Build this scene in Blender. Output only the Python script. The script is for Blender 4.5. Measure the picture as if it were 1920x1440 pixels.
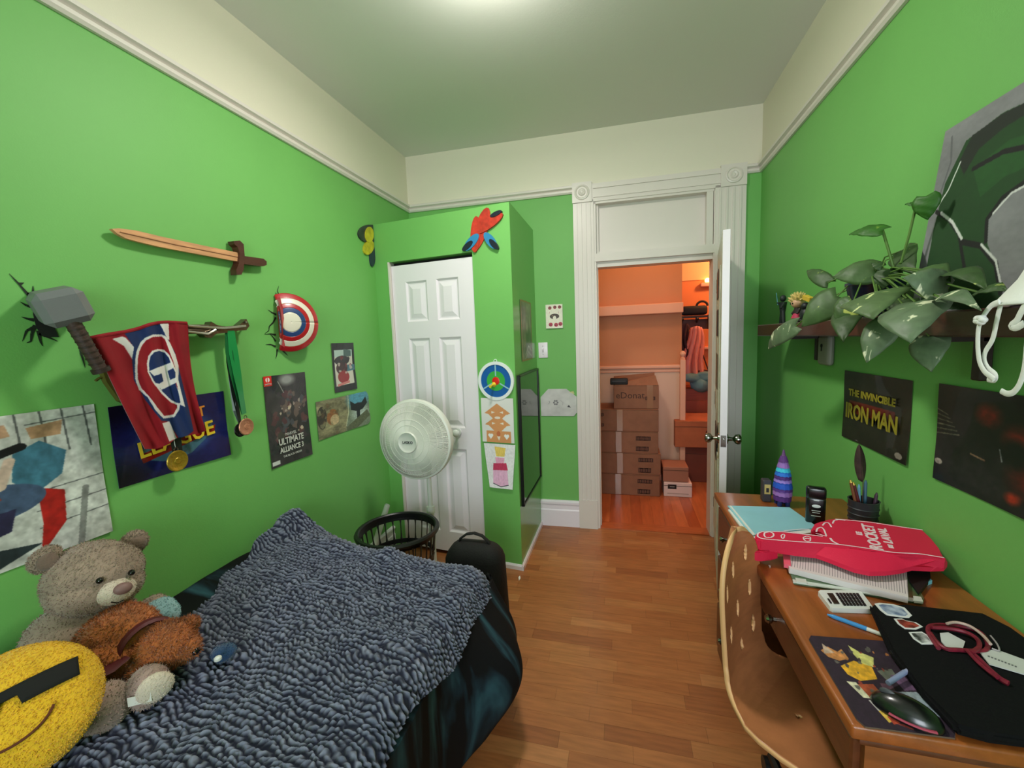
import bpy, bmesh, math, random
import numpy as np
from mathutils import Vector, Matrix, noise

for o in list(bpy.data.objects): bpy.data.objects.remove(o)
SC = bpy.context.scene
COL = SC.collection
R = random.Random(7)

# ------------------------------------------------------------------ camera
EYE = Vector((0, 0, 1.45))
FOC = 788.29
yaw, pit, rol = math.radians(14.80331), math.radians(6.05768), math.radians(-2.1393)
cy, sy, cp, sp = math.cos(yaw), math.sin(yaw), math.cos(pit), math.sin(pit)
CF = Vector((-sy*cp, cy*cp, -sp)); _r = Vector((cy, sy, 0)); _u = _r.cross(CF)
CR = math.cos(rol)*_r + math.sin(rol)*_u
CU = -math.sin(rol)*_r + math.cos(rol)*_u
cam = bpy.data.cameras.new('camera'); camo = bpy.data.objects.new('camera', cam); COL.objects.link(camo)
cam.sensor_width = 36; cam.lens = FOC/1920*36; cam.clip_start = .02
m = Matrix((CR, CU, -CF)).transposed().to_4x4(); m.translation = EYE
camo.matrix_world = m
SC.camera = camo

# ------------------------------------------------------------------ world, lights, exposure
w = bpy.data.worlds.new('world'); SC.world = w; w.use_nodes = True
w.node_tree.nodes['Background'].inputs[0].default_value = (.62, .74, .95, 1)
w.node_tree.nodes['Background'].inputs[1].default_value = .6
SC.view_settings.view_transform = 'Standard'
SC.view_settings.look = 'None'
SC.view_settings.gamma = 1
SC.view_settings.use_curve_mapping = False
SC.view_settings.exposure = 0.0

def light(name, kind, loc, energy, color, size=None, rot=(0, 0, 0), sizey=None):
    l = bpy.data.lights.new(name, kind); l.energy = energy; l.color = color
    if kind == 'AREA':
        l.size = size
        if sizey: l.shape = 'RECTANGLE'; l.size_y = sizey
        elif kind == 'AREA': l.shape = 'DISK'
    elif size: l.shadow_soft_size = size
    o = bpy.data.objects.new(name, l); COL.objects.link(o); o.location = loc; o.rotation_euler = rot
    return o
# daylight through the window behind the camera
light('window_daylight', 'AREA', (.15, -2.29, 1.55), 70, (.86, .93, 1), 1.25, (math.radians(90), 0, 0), 1.5)
# ceiling lamp
light('ceiling_lamp_light', 'AREA', (-.46, 1.58, 2.785), 19, (1, .96, .90), .28)
light('ceiling_lamp_glow', 'POINT', (-.46, 1.58, 2.74), 12, (1, .96, .90), .08)
# warm lamps of the hallway
light('hall_lamp_light', 'POINT', (.25, 3.55, 2.45), 13, (1, .66, .42), .10)
light('far_room_lamp_light', 'POINT', (1.25, 4.75, 2.3), 26, (1, .55, .26), .08)

# ------------------------------------------------------------------ helpers
def ray(x, y): return CF + CR*((x-960)/FOC) - CU*((y-720)/FOC)
def atx(X, x, y): d = ray(x, y); return EYE + d*(X/d.x)
def aty(Y, x, y, k=0): d = ray(x, y); return EYE + d*(Y/(d.y-k*d.x))
def atz(Z, x, y): d = ray(x, y); return EYE + d*((Z-1.45)/d.z)

def lin(c):
    return tuple((v/255/12.92 if v/255 <= .04045 else ((v/255+.055)/1.055)**2.4) for v in c)
MATS = {}
def M(name, col, rough=.6, metal=0, var=0, vs=6, bump=0, bs=60, coat=0, sheen=0, emit=None, est=1, trans=0, spec=None, stretch=None, col2=None, alpha=None):
    """plain procedural material; col in sRGB 0-255"""
    if name in MATS: return MATS[name]
    m = bpy.data.materials.new(name); m.use_nodes = True; nt = m.node_tree; p = nt.nodes['Principled BSDF']
    c = lin(col)
    p.inputs['Base Color'].default_value = (*c, 1); p.inputs['Roughness'].default_value = rough; p.inputs['Metallic'].default_value = metal
    if coat: p.inputs['Coat Weight'].default_value = coat; p.inputs['Coat Roughness'].default_value = .15
    if sheen: p.inputs['Sheen Weight'].default_value = sheen
    if trans: p.inputs['Transmission Weight'].default_value = trans
    if spec is not None: p.inputs['Specular IOR Level'].default_value = spec
    if alpha is not None: p.inputs['Alpha'].default_value = alpha
    if emit: p.inputs['Emission Color'].default_value = (*lin(emit), 1); p.inputs['Emission Strength'].default_value = est
    if var or bump or col2:
        tc = nt.nodes.new('ShaderNodeTexCoord'); mp = nt.nodes.new('ShaderNodeMapping')
        nt.links.new(tc.outputs['Object'], mp.inputs[0])
        if stretch: mp.inputs['Scale'].default_value = stretch
    if var or col2:
        n = nt.nodes.new('ShaderNodeTexNoise'); n.inputs['Scale'].default_value = vs; n.inputs['Detail'].default_value = 5
        nt.links.new(mp.outputs[0], n.inputs[0])
        r = nt.nodes.new('ShaderNodeValToRGB'); nt.links.new(n.outputs[0], r.inputs[0])
        a = tuple(max(0, v*(1-var)) for v in c); b = lin(col2) if col2 else tuple(v*(1+var) for v in c)
        r.color_ramp.elements[0].position = .35; r.color_ramp.elements[1].position = .65
        r.color_ramp.elements[0].color = (*a, 1); r.color_ramp.elements[1].color = (*b, 1)
        nt.links.new(r.outputs[0], p.inputs['Base Color'])
    if bump:
        n = nt.nodes.new('ShaderNodeTexNoise'); n.inputs['Scale'].default_value = bs; n.inputs['Detail'].default_value = 3
        nt.links.new(mp.outputs[0], n.inputs[0])
        b = nt.nodes.new('ShaderNodeBump'); b.inputs['Strength'].default_value = bump; b.inputs['Distance'].default_value = .01
        nt.links.new(n.outputs[0], b.inputs['Height']); nt.links.new(b.outputs[0], p.inputs['Normal'])
    MATS[name] = m; return m
def MP(name, rough=.45, coat=0, bump=0, sheen=0):
    """printed material: colour comes from the mesh's colour attribute"""
    if name in MATS: return MATS[name]
    m = bpy.data.materials.new(name); m.use_nodes = True; nt = m.node_tree; p = nt.nodes['Principled BSDF']
    a = nt.nodes.new('ShaderNodeVertexColor'); a.layer_name = 'Col'; nt.links.new(a.outputs[0], p.inputs['Base Color'])
    p.inputs['Roughness'].default_value = rough
    if coat: p.inputs['Coat Weight'].default_value = coat
    if sheen: p.inputs['Sheen Weight'].default_value = sheen
    if bump:
        n = nt.nodes.new('ShaderNodeTexNoise'); n.inputs['Scale'].default_value = 400
        b = nt.nodes.new('ShaderNodeBump'); b.inputs['Strength'].default_value = bump; b.inputs['Distance'].default_value = .004
        nt.links.new(n.outputs[0], b.inputs['Height']); nt.links.new(b.outputs[0], p.inputs['Normal'])
    MATS[name] = m; return m

MW = {}
def _new(name, data):
    o = bpy.data.objects.new(name, data); COL.objects.link(o); return o
def thing(name, label, cat, loc=(0, 0, 0), rz=0, group=None, rot=None):
    o = _new(name, None); o.empty_display_size = .05
    o.location = loc; o.rotation_euler = rot or (0, 0, rz)
    o['label'] = label; o['category'] = cat
    if group: o['group'] = group
    MW[o.name] = Matrix.Translation(loc) @ o.rotation_euler.to_matrix().to_4x4()
    return o
def tag(o, label, cat, group=None):
    o['label'] = label; o['category'] = cat
    if group: o['group'] = group
    return o
class B:
    def __init__(s): s.bm = bmesh.new()
    def box(s, c, size, rot=None, bevel=0, seg=1, mi=0):
        r = bmesh.ops.create_cube(s.bm, size=1); vs = r['verts']
        for v in vs: v.co = Vector((v.co.x*size[0], v.co.y*size[1], v.co.z*size[2]))
        if bevel:
            es = list({e for v in vs for e in v.link_edges})
            rr = bmesh.ops.bevel(s.bm, geom=es, offset=bevel, segments=seg, profile=.5, affect='EDGES')
            vs = list({v for f in rr['faces'] for v in f.verts} | {v for v in vs if v.is_valid})
        Mt = Matrix.Translation(c) @ (rot.to_4x4() if rot is not None else Matrix())
        for v in vs: v.co = Mt @ v.co
        if mi:
            for f in {f for v in vs for f in v.link_faces}: f.material_index = mi
        return s
    def cone(s, p0, p1, r0, r1=None, n=16, caps=True):
        p0 = Vector(p0); p1 = Vector(p1); d = p1-p0
        r = bmesh.ops.create_cone(s.bm, cap_ends=caps, segments=n, radius1=r0, radius2=r0 if r1 is None else r1, depth=d.length)
        Mt = Matrix.Translation((p0+p1)/2) @ d.to_track_quat('Z', 'Y').to_matrix().to_4x4()
        for v in r['verts']: v.co = Mt @ v.co
        return s
    def ball(s, c, r, rot=None, u=20, v=12):
        if not hasattr(r, '__len__'): r = (r, r, r)
        q = bmesh.ops.create_uvsphere(s.bm, u_segments=u, v_segments=v, radius=1)
        Mt = Matrix.Translation(c) @ (rot.to_4x4() if rot is not None else Matrix()) @ Matrix.Diagonal((*r, 1))
        for w_ in q['verts']: w_.co = Mt @ w_.co
        return s
    def lathe(s, prof, mat=None, n=32, arc=2*math.pi, ph=0):
        mat = mat or Matrix(); full = abs(arc-2*math.pi) < 1e-6; k = n if full else n+1
        rings = [[s.bm.verts.new(mat @ Vector((r*math.cos(ph+arc*i/n), r*math.sin(ph+arc*i/n), z))) for i in range(k)] for r, z in prof]
        for a, b in zip(rings, rings[1:]):
            for i in range(n):
                j = (i+1) % k
                try: s.bm.faces.new((a[i], a[j], b[j], b[i]))
                except Exception: pass
        return s
    def tube(s, pts, r, n=8, closed=False, ry=None, up=(0, 0, 1)):
        pts = [Vector(p) for p in pts]; N = len(pts); rings = []; pu = None
        for i, p in enumerate(pts):
            if closed: d = pts[(i+1) % N]-pts[i-1]
            else: d = pts[min(i+1, N-1)]-pts[max(i-1, 0)]
            d.normalize(); a = Vector(up) if pu is None else pu
            if abs(a.dot(d)) > .98: a = Vector((1, 0, 0)) if abs(d.x) < .9 else Vector((0, 1, 0))
            x = d.cross(a).normalized(); y = x.cross(d).normalized(); pu = y if ry is None else None
            rr = r[i] if hasattr(r, '__len__') else r
            r2 = rr if ry is None else ry
            rings.append([s.bm.verts.new(p + x*rr*math.cos(2*math.pi*k/n) + y*r2*math.sin(2*math.pi*k/n)) for k in range(n)])
        for i in range(N if closed else N-1):
            a, b = rings[i], rings[(i+1) % N]
            for k in range(n): s.bm.faces.new((a[k], a[(k+1) % n], b[(k+1) % n], b[k]))
        if not closed:
            s.bm.faces.new(rings[0][::-1]); s.bm.faces.new(rings[-1])
        return s
    def prism(s, top, off, mi=0):
        """polygon (list of 3-D points) extruded by vector off"""
        off = Vector(off); a = [s.bm.verts.new(Vector(p)) for p in top]; b = [s.bm.verts.new(Vector(p)+off) for p in top]
        n = len(a); fs = [s.bm.faces.new(a), s.bm.faces.new(b[::-1])]
        for i in range(n): fs.append(s.bm.faces.new((a[i], b[i], b[(i+1) % n], a[(i+1) % n])))
        for f in fs: f.material_index = mi
        return s
    def quad(s, *p, mi=0):
        f = s.bm.faces.new([s.bm.verts.new(Vector(q)) for q in p]); f.material_index = mi; return s
    def fuzz(s, n, length, w=.0012, rng=None, droop=0):
        """short pile: thin triangles standing on the surface"""
        rng = rng or random.Random(3); s.bm.faces.ensure_lookup_table(); s.bm.normal_update()
        fs = list(s.bm.faces); ar = [f.calc_area() for f in fs]; add = []
        for f in rng.choices(fs, weights=ar, k=n):
            v = f.verts; a, b = rng.random(), rng.random()
            if a+b > 1: a, b = 1-a, 1-b
            k = rng.randrange(1, len(v)-1) if len(v) > 3 else 1
            p = v[0].co + (v[k].co-v[0].co)*a + (v[k+1].co-v[0].co)*b
            nn = (f.normal + Vector((rng.gauss(0, .5), rng.gauss(0, .5), rng.gauss(0, .5)-droop))).normalized()
            t = nn.orthogonal().normalized(); t.rotate(Matrix.Rotation(rng.random()*6.28, 3, nn))
            add.append((p-t*w, p+t*w, p+nn*length*rng.uniform(.5, 1.1)))
        for t in add: s.bm.faces.new([s.bm.verts.new(q) for q in t])
        return s
    def recalc(s): bmesh.ops.recalc_face_normals(s.bm, faces=s.bm.faces); return s
def obj(name, b, mat, parent=None, smooth=True, world=False, kind=None, recalc=True, auto=35):
    if recalc: b.recalc()
    me = bpy.data.meshes.new(name); b.bm.to_mesh(me); b.bm.free()
    for mm in (mat if isinstance(mat, (list, tuple)) else [mat]): me.materials.append(mm)
    if smooth:
        me.polygons.foreach_set('use_smooth', [True]*len(me.polygons))
        try: me.set_sharp_from_angle(angle=math.radians(auto))
        except Exception: pass
    o = _new(name, me)
    _par(o, parent, world)
    if kind: o['kind'] = kind
    return o
def _par(o, parent, world):
    if parent is not None:
        o.parent = parent
        if world: o.matrix_parent_inverse = MW[parent.name].inverted(); MW[o.name] = Matrix()
        else: MW[o.name] = MW[parent.name].copy()
    else: MW[o.name] = Matrix()
def struct(name, b, mat, parent=None, smooth=False, kind='structure', **k):
    o = obj(name, b, mat, parent, smooth, world=parent is not None, **k)
    if parent is None: o['kind'] = 'structure'
    return o
def text(name, s, size, mat, parent, mtx, depth=.0006, align='CENTER', world=True, sx=1, bold=0, shear=0):
    cu = bpy.data.curves.new(name, 'FONT'); cu.body = s; cu.size = size; cu.extrude = depth; cu.align_x = align; cu.align_y = 'CENTER'
    cu.offset = bold; cu.resolution_u = 2; cu.shear = shear
    t = bpy.data.objects.new('t', cu); COL.objects.link(t)
    me = bpy.data.meshes.new_from_object(t.evaluated_get(bpy.context.evaluated_depsgraph_get()))
    bpy.data.objects.remove(t); bpy.data.curves.remove(cu)
    me.transform(mtx @ Matrix.Diagonal((sx, 1, 1, 1))); me.materials.clear(); me.materials.append(mat); me.name = name
    o = _new(name, me); _par(o, parent, world); return o
def frame(o, x, y):
    """matrix with origin o, x axis, y axis"""
    x = Vector(x).normalized(); z = x.cross(Vector(y)).normalized(); y = z.cross(x)
    m = Matrix((x, y, z)).transposed().to_4x4(); m.translation = Vector(o); return m

# ---- painter for printed things
class Canvas:
    def __init__(s, w, h, bg): w *= 2; h *= 2; s.w, s.h = w, h; s.a = np.zeros((h, w, 3)); s.a[:] = bg; s.Y, s.X = np.mgrid[0:h, 0:w]; s.U = (s.X+.5)/w; s.V = (s.Y+.5)/h
    def mask_poly(s, pts):
        m = np.zeros((s.h, s.w), bool); n = len(pts)
        for i in range(n):
            x0, y0 = pts[i]; x1, y1 = pts[(i+1) % n]
            if y0 == y1: continue
            c = ((s.V > min(y0, y1)) & (s.V <= max(y0, y1))); m ^= c & (s.U < (s.V-y0)*(x1-x0)/(y1-y0)+x0)
        return m
    def poly(s, pts, c, k=1): m = s.mask_poly(pts); s.a[m] = s.a[m]*(1-k)+np.array(c)*k; return s
    def ell(s, cx, cy_, rx, ry, c, k=1, soft=0):
        d = np.sqrt(((s.U-cx)/rx)**2+((s.V-cy_)/ry)**2)
        f = (d < 1)*k if not soft else np.clip((1-d)/soft, 0, 1)*k
        s.a = s.a*(1-f[..., None])+np.array(c)*f[..., None]; return s
    def line(s, pts, wd, c, asp=None):
        asp = asp or s.h/s.w
        for (x0, y0), (x1, y1) in zip(pts, pts[1:]):
            dx, dy = x1-x0, (y1-y0)*asp; L = dx*dx+dy*dy+1e-9
            t = np.clip(((s.U-x0)*dx+(s.V-y0)*asp*dy)/L, 0, 1)
            d = np.hypot(s.U-x0-t*dx, (s.V-y0)*asp-t*dy); s.a[d < wd] = c
        return s
    def noise(s, cells, amt, seed=1, colr=None):
        rg = np.random.RandomState(seed); f = np.zeros((s.h, s.w)); a = 1
        for o in range(3):
            n = cells*2**o; g = rg.rand(n+2, n+2); u = s.U*n; v = s.V*n; i = u.astype(int); j = v.astype(int); u -= i; v -= j
            u = u*u*(3-2*u); v = v*v*(3-2*v)
            f += a*((g[j, i]*(1-u)+g[j, i+1]*u)*(1-v)+(g[j+1, i]*(1-u)+g[j+1, i+1]*u)*v-.5); a *= .55
        if colr is not None:
            k = np.clip(f*amt+.0, 0, 1)[..., None]; s.a = s.a*(1-k)+np.array(colr)*k
        else: s.a = s.a*(1+f[..., None]*amt)
        return s
    def blobs(s, n, cols, rmin, rmax, seed, box=(0, 0, 1, 1), k=.85):
        rg = random.Random(seed)
        for i in range(n):
            x = rg.uniform(box[0], box[2]); y = rg.uniform(box[1], box[3]); r = rg.uniform(rmin, rmax); a0 = rg.random()*6
            pts = [(x+r*rg.uniform(.4, 1.1)*math.cos(a0+t*6.283/7), y+r*rg.uniform(.4, 1.1)*math.sin(a0+t*6.283/7)*s.w/s.h) for t in range(7)]
            s.poly(pts, rg.choice(cols), k)
        return s
    def colors(s):
        a = s.a; p = np.pad(a, ((1, 1), (1, 1), (0, 0)), 'edge'); a = (p[:-2, 1:-1]+p[2:, 1:-1]+p[1:-1, :-2]+p[1:-1, 2:]+2*a)/6
        c = np.clip(a, 0, 255)/255; c = np.where(c <= .04045, c/12.92, ((c+.055)/1.055)**2.4)
        return c
def sheet(name, cv, P, mat, parent=None, mask=None, thick=.0, offv=None, world=True):
    """grid sheet whose cells carry the painter's colours. P(u,v)->point. mask(u,v) keeps cells. thickness by offset vector"""
    w, h = cv.w, cv.h
    U, V = np.meshgrid(np.linspace(0, 1, w+1), np.linspace(0, 1, h+1))
    pts = np.array([P(u, v) for u, v in zip(U.ravel().tolist(), V.ravel().tolist())], dtype=np.float32)
    idx = np.arange((w+1)*(h+1)).reshape(h+1, w+1)
    fq = np.stack([idx[:-1, :-1], idx[1:, :-1], idx[1:, 1:], idx[:-1, 1:]], -1).reshape(-1, 4)
    col = cv.colors().reshape(-1, 3)
    keep = np.ones(len(fq), bool)
    if mask is not None:
        mk = mask(cv.U, cv.V).reshape(-1); keep = mk
    fq = fq[keep]; col = col[keep]
    verts = pts; faces = fq.tolist(); cols = np.repeat(col, 4, 0)
    if thick and offv is not None:
        # back + rim
        n = len(pts); ov = np.array(offv, dtype=np.float32)*thick
        verts = np.concatenate([pts, pts+ov]); 
        edges = {}
        for f in faces:
            for i in range(4):
                a, b = f[i], f[(i+1) % 4]
                if (b, a) in edges: del edges[(b, a)]
                else: edges[(a, b)] = 1
        side = [[b, a, a+n, b+n] for a, b in edges]
        ec = cols.mean(0)*.8
        cols = np.concatenate([cols, np.tile(ec, (4*len(side), 1))]); faces = faces+side
    me = bpy.data.meshes.new(name)
    used = np.unique(np.array(faces)); remap = -np.ones(len(verts), int); remap[used] = np.arange(len(used))
    me.from_pydata(verts[used].tolist(), [], [[int(remap[i]) for i in f] for f in faces])
    at = me.color_attributes.new('Col', 'FLOAT_COLOR', 'CORNER')
    at.data.foreach_set('color', np.concatenate([cols, np.ones((len(cols), 1))], 1).astype(np.float32).ravel())
    me.materials.append(mat); me.polygons.foreach_set('use_smooth', [True]*len(me.polygons))
    try: me.set_sharp_from_angle(angle=math.radians(40))
    except Exception: pass
    o = _new(name, me); _par(o, parent, world); return o

# ------------------------------------------------------------------ dimensions
XL, XR, ZC = -1.598, .876, 2.871
YN = -2.40
def YB(x): return 3.128+.022*x
def YC(x): return 2.359-.129*x
ZR0, ZR1 = 2.455, 2.50
XC, ZCT = -.622, 2.238
GREEN = (112, 180, 92)
m_green = M('green_wall_paint', GREEN, .58, bump=.05, bs=220, var=.025, vs=2.5)
m_cream = M('cream_frieze_paint', (226, 220, 200), .55, bump=.05, bs=200)
m_ceil = M('ceiling_paint', (220, 222, 214), .6, bump=.04, bs=120)
m_trim = M('white_trim_paint', (222, 214, 206), .35)
m_white = M('bright_white_paint', (238, 230, 238), .32)
m_hallw = M('hall_orange_paint', (204, 130, 82), .55, bump=.04, bs=120)
m_halll = M('hall_peach_paint', (236, 172, 140), .5)
m_dark = M('gap_dark', (12, 10, 9), .8)
m_black = M('black_plastic', (14, 14, 15), .35)

# ------------------------------------------------------------------ structure
T = .06
def wall_quad(pts, mats, splits): pass
# left wall: green below the rail, cream frieze above, one mesh two materials
b = B(); b.box((XL-T/2, (YN+3.3)/2, ZR0/2), (T, 3.3-YN, ZR0)); b.box((XL-T/2, (YN+3.3)/2, (ZR0+ZC)/2), (T, 3.3-YN, ZC-ZR0), mi=1)
struct('wall_left', b, [m_green, m_cream])
b = B(); b.box((XR+T/2, (YN+3.2)/2, ZR0/2), (T, 3.2-YN, ZR0)); b.box((XR+T/2, (YN+3.2)/2, (ZR0+ZC)/2), (T, 3.2-YN, ZC-ZR0), mi=1)
struct('wall_right', b, [m_green, m_cream])
DX0, DX1, DZ, TRZ0, TRZ1 = -.185, .60, 1.95, 2.03, 2.37
def wslab(b, x0, x1, z0, z1, y0=0, y1=.12, mi=0, f=YB):
    p = [(x0, f(x0)+y0, z0), (x1, f(x1)+y0, z0), (x1, f(x1)+y0, z1), (x0, f(x0)+y0, z1)]
    d = Vector((0, y1-y0, 0)); b.prism(p, d, mi); return b
b = B()
wslab(b, XL, DX0, 0, ZR0); wslab(b, DX1, XR, 0, ZR0); wslab(b, DX0, DX1, 2.40, ZR0); wslab(b, XL, XR, ZR0, ZC, mi=1)
struct('wall_far', b, [m_green, m_cream])
# near wall with a window behind the camera
b = B()
for x0, x1, z0, z1 in ((XL, -.50, 0, ZC), (.80, XR, 0, ZC), (-.50, .80, 0, .78), (-.50, .80, 2.33, ZC)):
    b.box(((x0+x1)/2, YN-.06, (z0+z1)/2), (x1-x0, .12, z1-z0))
struct('wall_near', b, m_green)
b = B()
for x0, x1, z0, z1 in ((-.50, -.44, .78, 2.33), (.74, .80, .78, 2.33), (-.50, .80, .78, .84), (-.50, .80, 2.27, 2.33), (-.50, .80, 1.53, 1.58)):
    b.box(((x0+x1)/2, YN-.06, (z0+z1)/2), (x1-x0, .07, z1-z0))
win = struct('window_1', b, m_white)
# ceiling and floor base
b = B(); b.box((-.36, .40, ZC+.03), (2.7, 5.8, .06)); struct('ceiling', b, m_ceil)

# laminate floor: strips laid across the room
woods = [(164, 102, 58), (156, 94, 52), (168, 108, 62), (146, 86, 48), (174, 114, 68), (160, 98, 55)]
def wood(name, c, stretch, vs=5, var=.16, rough=.35, coat=.25, bump=.05):
    return M(name, c, rough, var=var, vs=vs, bump=bump, bs=30, coat=coat, stretch=stretch)
wm = [wood('laminate_%s' % 'abcdef'[i], c, (1.5, 14, 1), var=.14, rough=.42, coat=.15) for i, c in enumerate(woods)]
b = B(); b.box((-.36, (YN+3.19)/2, -.03), (2.6, 3.19-YN, .046)); fl = struct('floor', b, M('laminate_joint', (120, 78, 46), .6))
rg = random.Random(11); SW = .0655
y = YN; row = 0; nplank = 0
rest = [B() for _ in wm]
while y < 3.12:
    x = XL+.0+rg.uniform(-.3, 0); 
    while x < XR:
        L = rg.choice([.26, .30, .34, .38, .42])
        x0 = max(x, XL); x1 = min(x+L, XR)
        if x1-x0 > .02:
            k = rg.choices(range(6), weights=[6, 4, 3, 2, 2, 5])[0]
            y1 = min(y+SW, 3.125)
            if x1 > -.82 and y > .72 and nplank < 298 and not (x0 > .42 and y < 1.9):
                bb = B(); bb.box(((x0+x1)/2, (y+y1)/2, -.004), (x1-x0-.0006, y1-y-.0006, .008)); nplank += 1
                o = obj('floor_strip', bb, wm[k], fl, smooth=False, world=True)
            else: rest[k].box(((x0+x1)/2, (y+y1)/2, -.004), (x1-x0-.0006, y1-y-.0006, .008))
        x += L
    y += SW; row += 1
for i, bb in enumerate(rest):
    obj('floor_strips', bb, wm[i], fl, smooth=False, world=True, kind='stuff')

# picture rail: profile swept along the walls
def rail_profile(): return [(0, 0), (.012, .0), (.020, .010), (.020, .022), (.012, .028), (.030, .036), (.030, .050), (.016, .056), (0, .060)]
def sweep(path, prof, normals):
    b = B(); rings = []
    for (x, y), (nx, ny) in zip(path, normals):
        rings.append([b.bm.verts.new((x+nx*d, y+ny*d, z)) for d, z in prof])
    for a, c in zip(rings, rings[1:]):
        for i in range(len(prof)-1): b.bm.faces.new((a[i], a[i+1], c[i+1], c[i]))
    for rr in (rings[0], rings[-1][::-1]): b.bm.faces.new(rr)
    return b
pr = [(d, ZR0+z) for d, z in rail_profile()]
struct('trim_1', sweep([(XL, YN), (XL, YB(XL)), (-.327, YB(-.327))], pr, [(1, 0), (1, -1), (0, -1)]), m_trim)
struct('trim_2', sweep([(.782, YB(.78)), (XR, YB(XR)), (XR, YN)], pr, [(0, -1), (-1, -1), (-1, 0)]), m_trim)

# closet box
b = B()
def cslab(x0, x1, z0, z1, mi=0): wslab(b, x0, x1, z0, z1, 0, .07, mi, YC)
cslab(XL, -1.492, 0, ZCT); cslab(-.872, XC-.0015, 0, ZCT-.001); cslab(-1.492, -.872, 1.985, ZCT-.001)
struct('wall_closet', b, m_green)
b = B(); b.prism([(XC, YC(XC), 0), (XC, YB(XC), 0), (XC, YB(XC), ZCT), (XC, YC(XC), ZCT)], (-.0012, 0, 0))
struct('wall_closet_side', b, M('green_wall_gloss', GREEN, .22, bump=.03, bs=200))
b = B(); b.prism([(XL, YC(XL)+.002, ZCT), (XC-.002, YC(XC)+.002, ZCT), (XC-.002, YB(XC), ZCT), (XL, YB(XL), ZCT)], (0, 0, -.04)); struct('trim_3', b, m_green)
# dark reveal of the closet opening and closet door
b = B(); wslab(b, -1.492, -.872, 0, 1.985, .069, .075, 0, YC); struct('wall_closet_inner', b, m_dark)
def panel_door(name, x0, x1, z0, z1, f, y0, y1, mat, panels, parent=None):
    """raised six-panel door leaf: slab with bevelled recesses and raised fields"""
    bm = bmesh.new(); W, H = x1-x0, z1-z0
    xs = sorted({0, W} | {v for p in panels for v in (p[0], p[2])}); zs = sorted({0, H} | {v for p in panels for v in (p[1], p[3])})
    def P(x, z, d): xx = x0+x; return bm.verts.new((xx, f(xx)+y0+d, z0+z))
    for i in range(len(xs)-1):
        for j in range(len(zs)-1):
            a, c = xs[i], xs[i+1]; e, g = zs[j], zs[j+1]; mx, mz = (a+c)/2, (e+g)/2
            hit = [p for p in panels if p[0] < mx < p[2] and p[1] < mz < p[3]]
            if hit:
                rings = []
                for ins, d in ((0, 0), (.012, .011), (.020, .011), (.050, .002)):
                    rings.append([P(a+ins, e+ins, d), P(c-ins, e+ins, d), P(c-ins, g-ins, d), P(a+ins, g-ins, d)])
                for r0, r1 in zip(rings, rings[1:]):
                    for k in range(4): bm.faces.new((r0[k], r0[(k+1) % 4], r1[(k+1) % 4], r1[k]))
                bm.faces.new(rings[-1])
            else: bm.faces.new((P(a, e, 0), P(c, e, 0), P(c, g, 0), P(a, g, 0)))
    # rim and back
    o = [(0, 0), (W, 0), (W, H), (0, H)]
    for k in range(4):
        p, q = o[k], o[(k+1) % 4]; bm.faces.new((P(*p, 0), P(*q, 0), P(*q, y1-y0), P(*p, y1-y0)))
    bm.faces.new([P(*p, y1-y0) for p in o])
    bmesh.ops.remove_doubles(bm, verts=bm.verts, dist=1e-5)
    bb = B(); bb.bm.free(); bb.bm = bm
    return struct(name, bb, mat, parent)
W, H = .60, 1.93
cols = ((.105, .265), (.335, .495)); rows = ((.14, .72), (.86, 1.45), (1.56, 1.82))
cd = panel_door('door_1', -1.478, -.878, .03, .03+H, YC, .018, .055, m_white, [(c0, r0, c1, r1) for c0, c1 in cols for r0, r1 in rows])
b = B(); wslab(b, -1.492, -1.480, 0, 1.985, -.004, .06, 0, YC); struct('trim_4', b, m_trim)
kb = B(); p = Vector((-1.035, YC(-1.035)+.018, .865)); kb.cone(p, p+Vector((0, -.012, 0)), .022, n=24); kb.cone(p+Vector((0, -.012, 0)), p+Vector((0, -.035, 0)), .009)
kb.ball(p+Vector((0, -.048, 0)), (.024, .017, .024)); obj('door_knob', kb, M('clear_knob', (225, 228, 225), .12, coat=.5), cd, world=True)

# baseboards
def board(name, pts, h, t, mat, nrm):
    b = B(); n = Vector(nrm)
    (x0, y0), (x1, y1) = pts
    prof = [(0, 0), (t, 0), (t, h*.62), (t*.72, h*.66), (t*.72, h*.86), (t*1.15, h*.88), (t*1.15, h*.95), (t*.5, h), (0, h)]
    return sweep([pts[0], pts[1]], prof, [nrm, nrm])
struct('baseboard_far', board('', ((XC, YB(XC)), (-.327, YB(-.327))), .205, .022, m_white, (0, -1)), m_white)
struct('baseboard_far_right', board('', ((.79, YB(.79)), (XR, YB(XR))), .205, .022, m_white, (0, -1)), m_white)
def sboard(p0, p1, n, h=.035, t=.012): return sweep([p0, p1], [(0, 0), (t, 0), (t, h*.7), (t*.5, h), (0, h)], [n, n])
struct('baseboard_closet', sboard((-.872, YC(-.872)), (XC+.012, YC(XC)), (0, -1)), m_white)
struct('baseboard_closet_side', sboard((XC, YC(XC)-.012), (XC, YB(XC)-.02), (1, 0)), m_white)
struct('baseboard_left', board('', ((XL, YN), (XL, YC(XL))), .16, .018, m_white, (1, 0)), m_white)
struct('baseboard_right', board('', ((XR, YN), (XR, YB(XR))), .16, .018, m_white, (-1, 0)), m_white)

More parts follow.
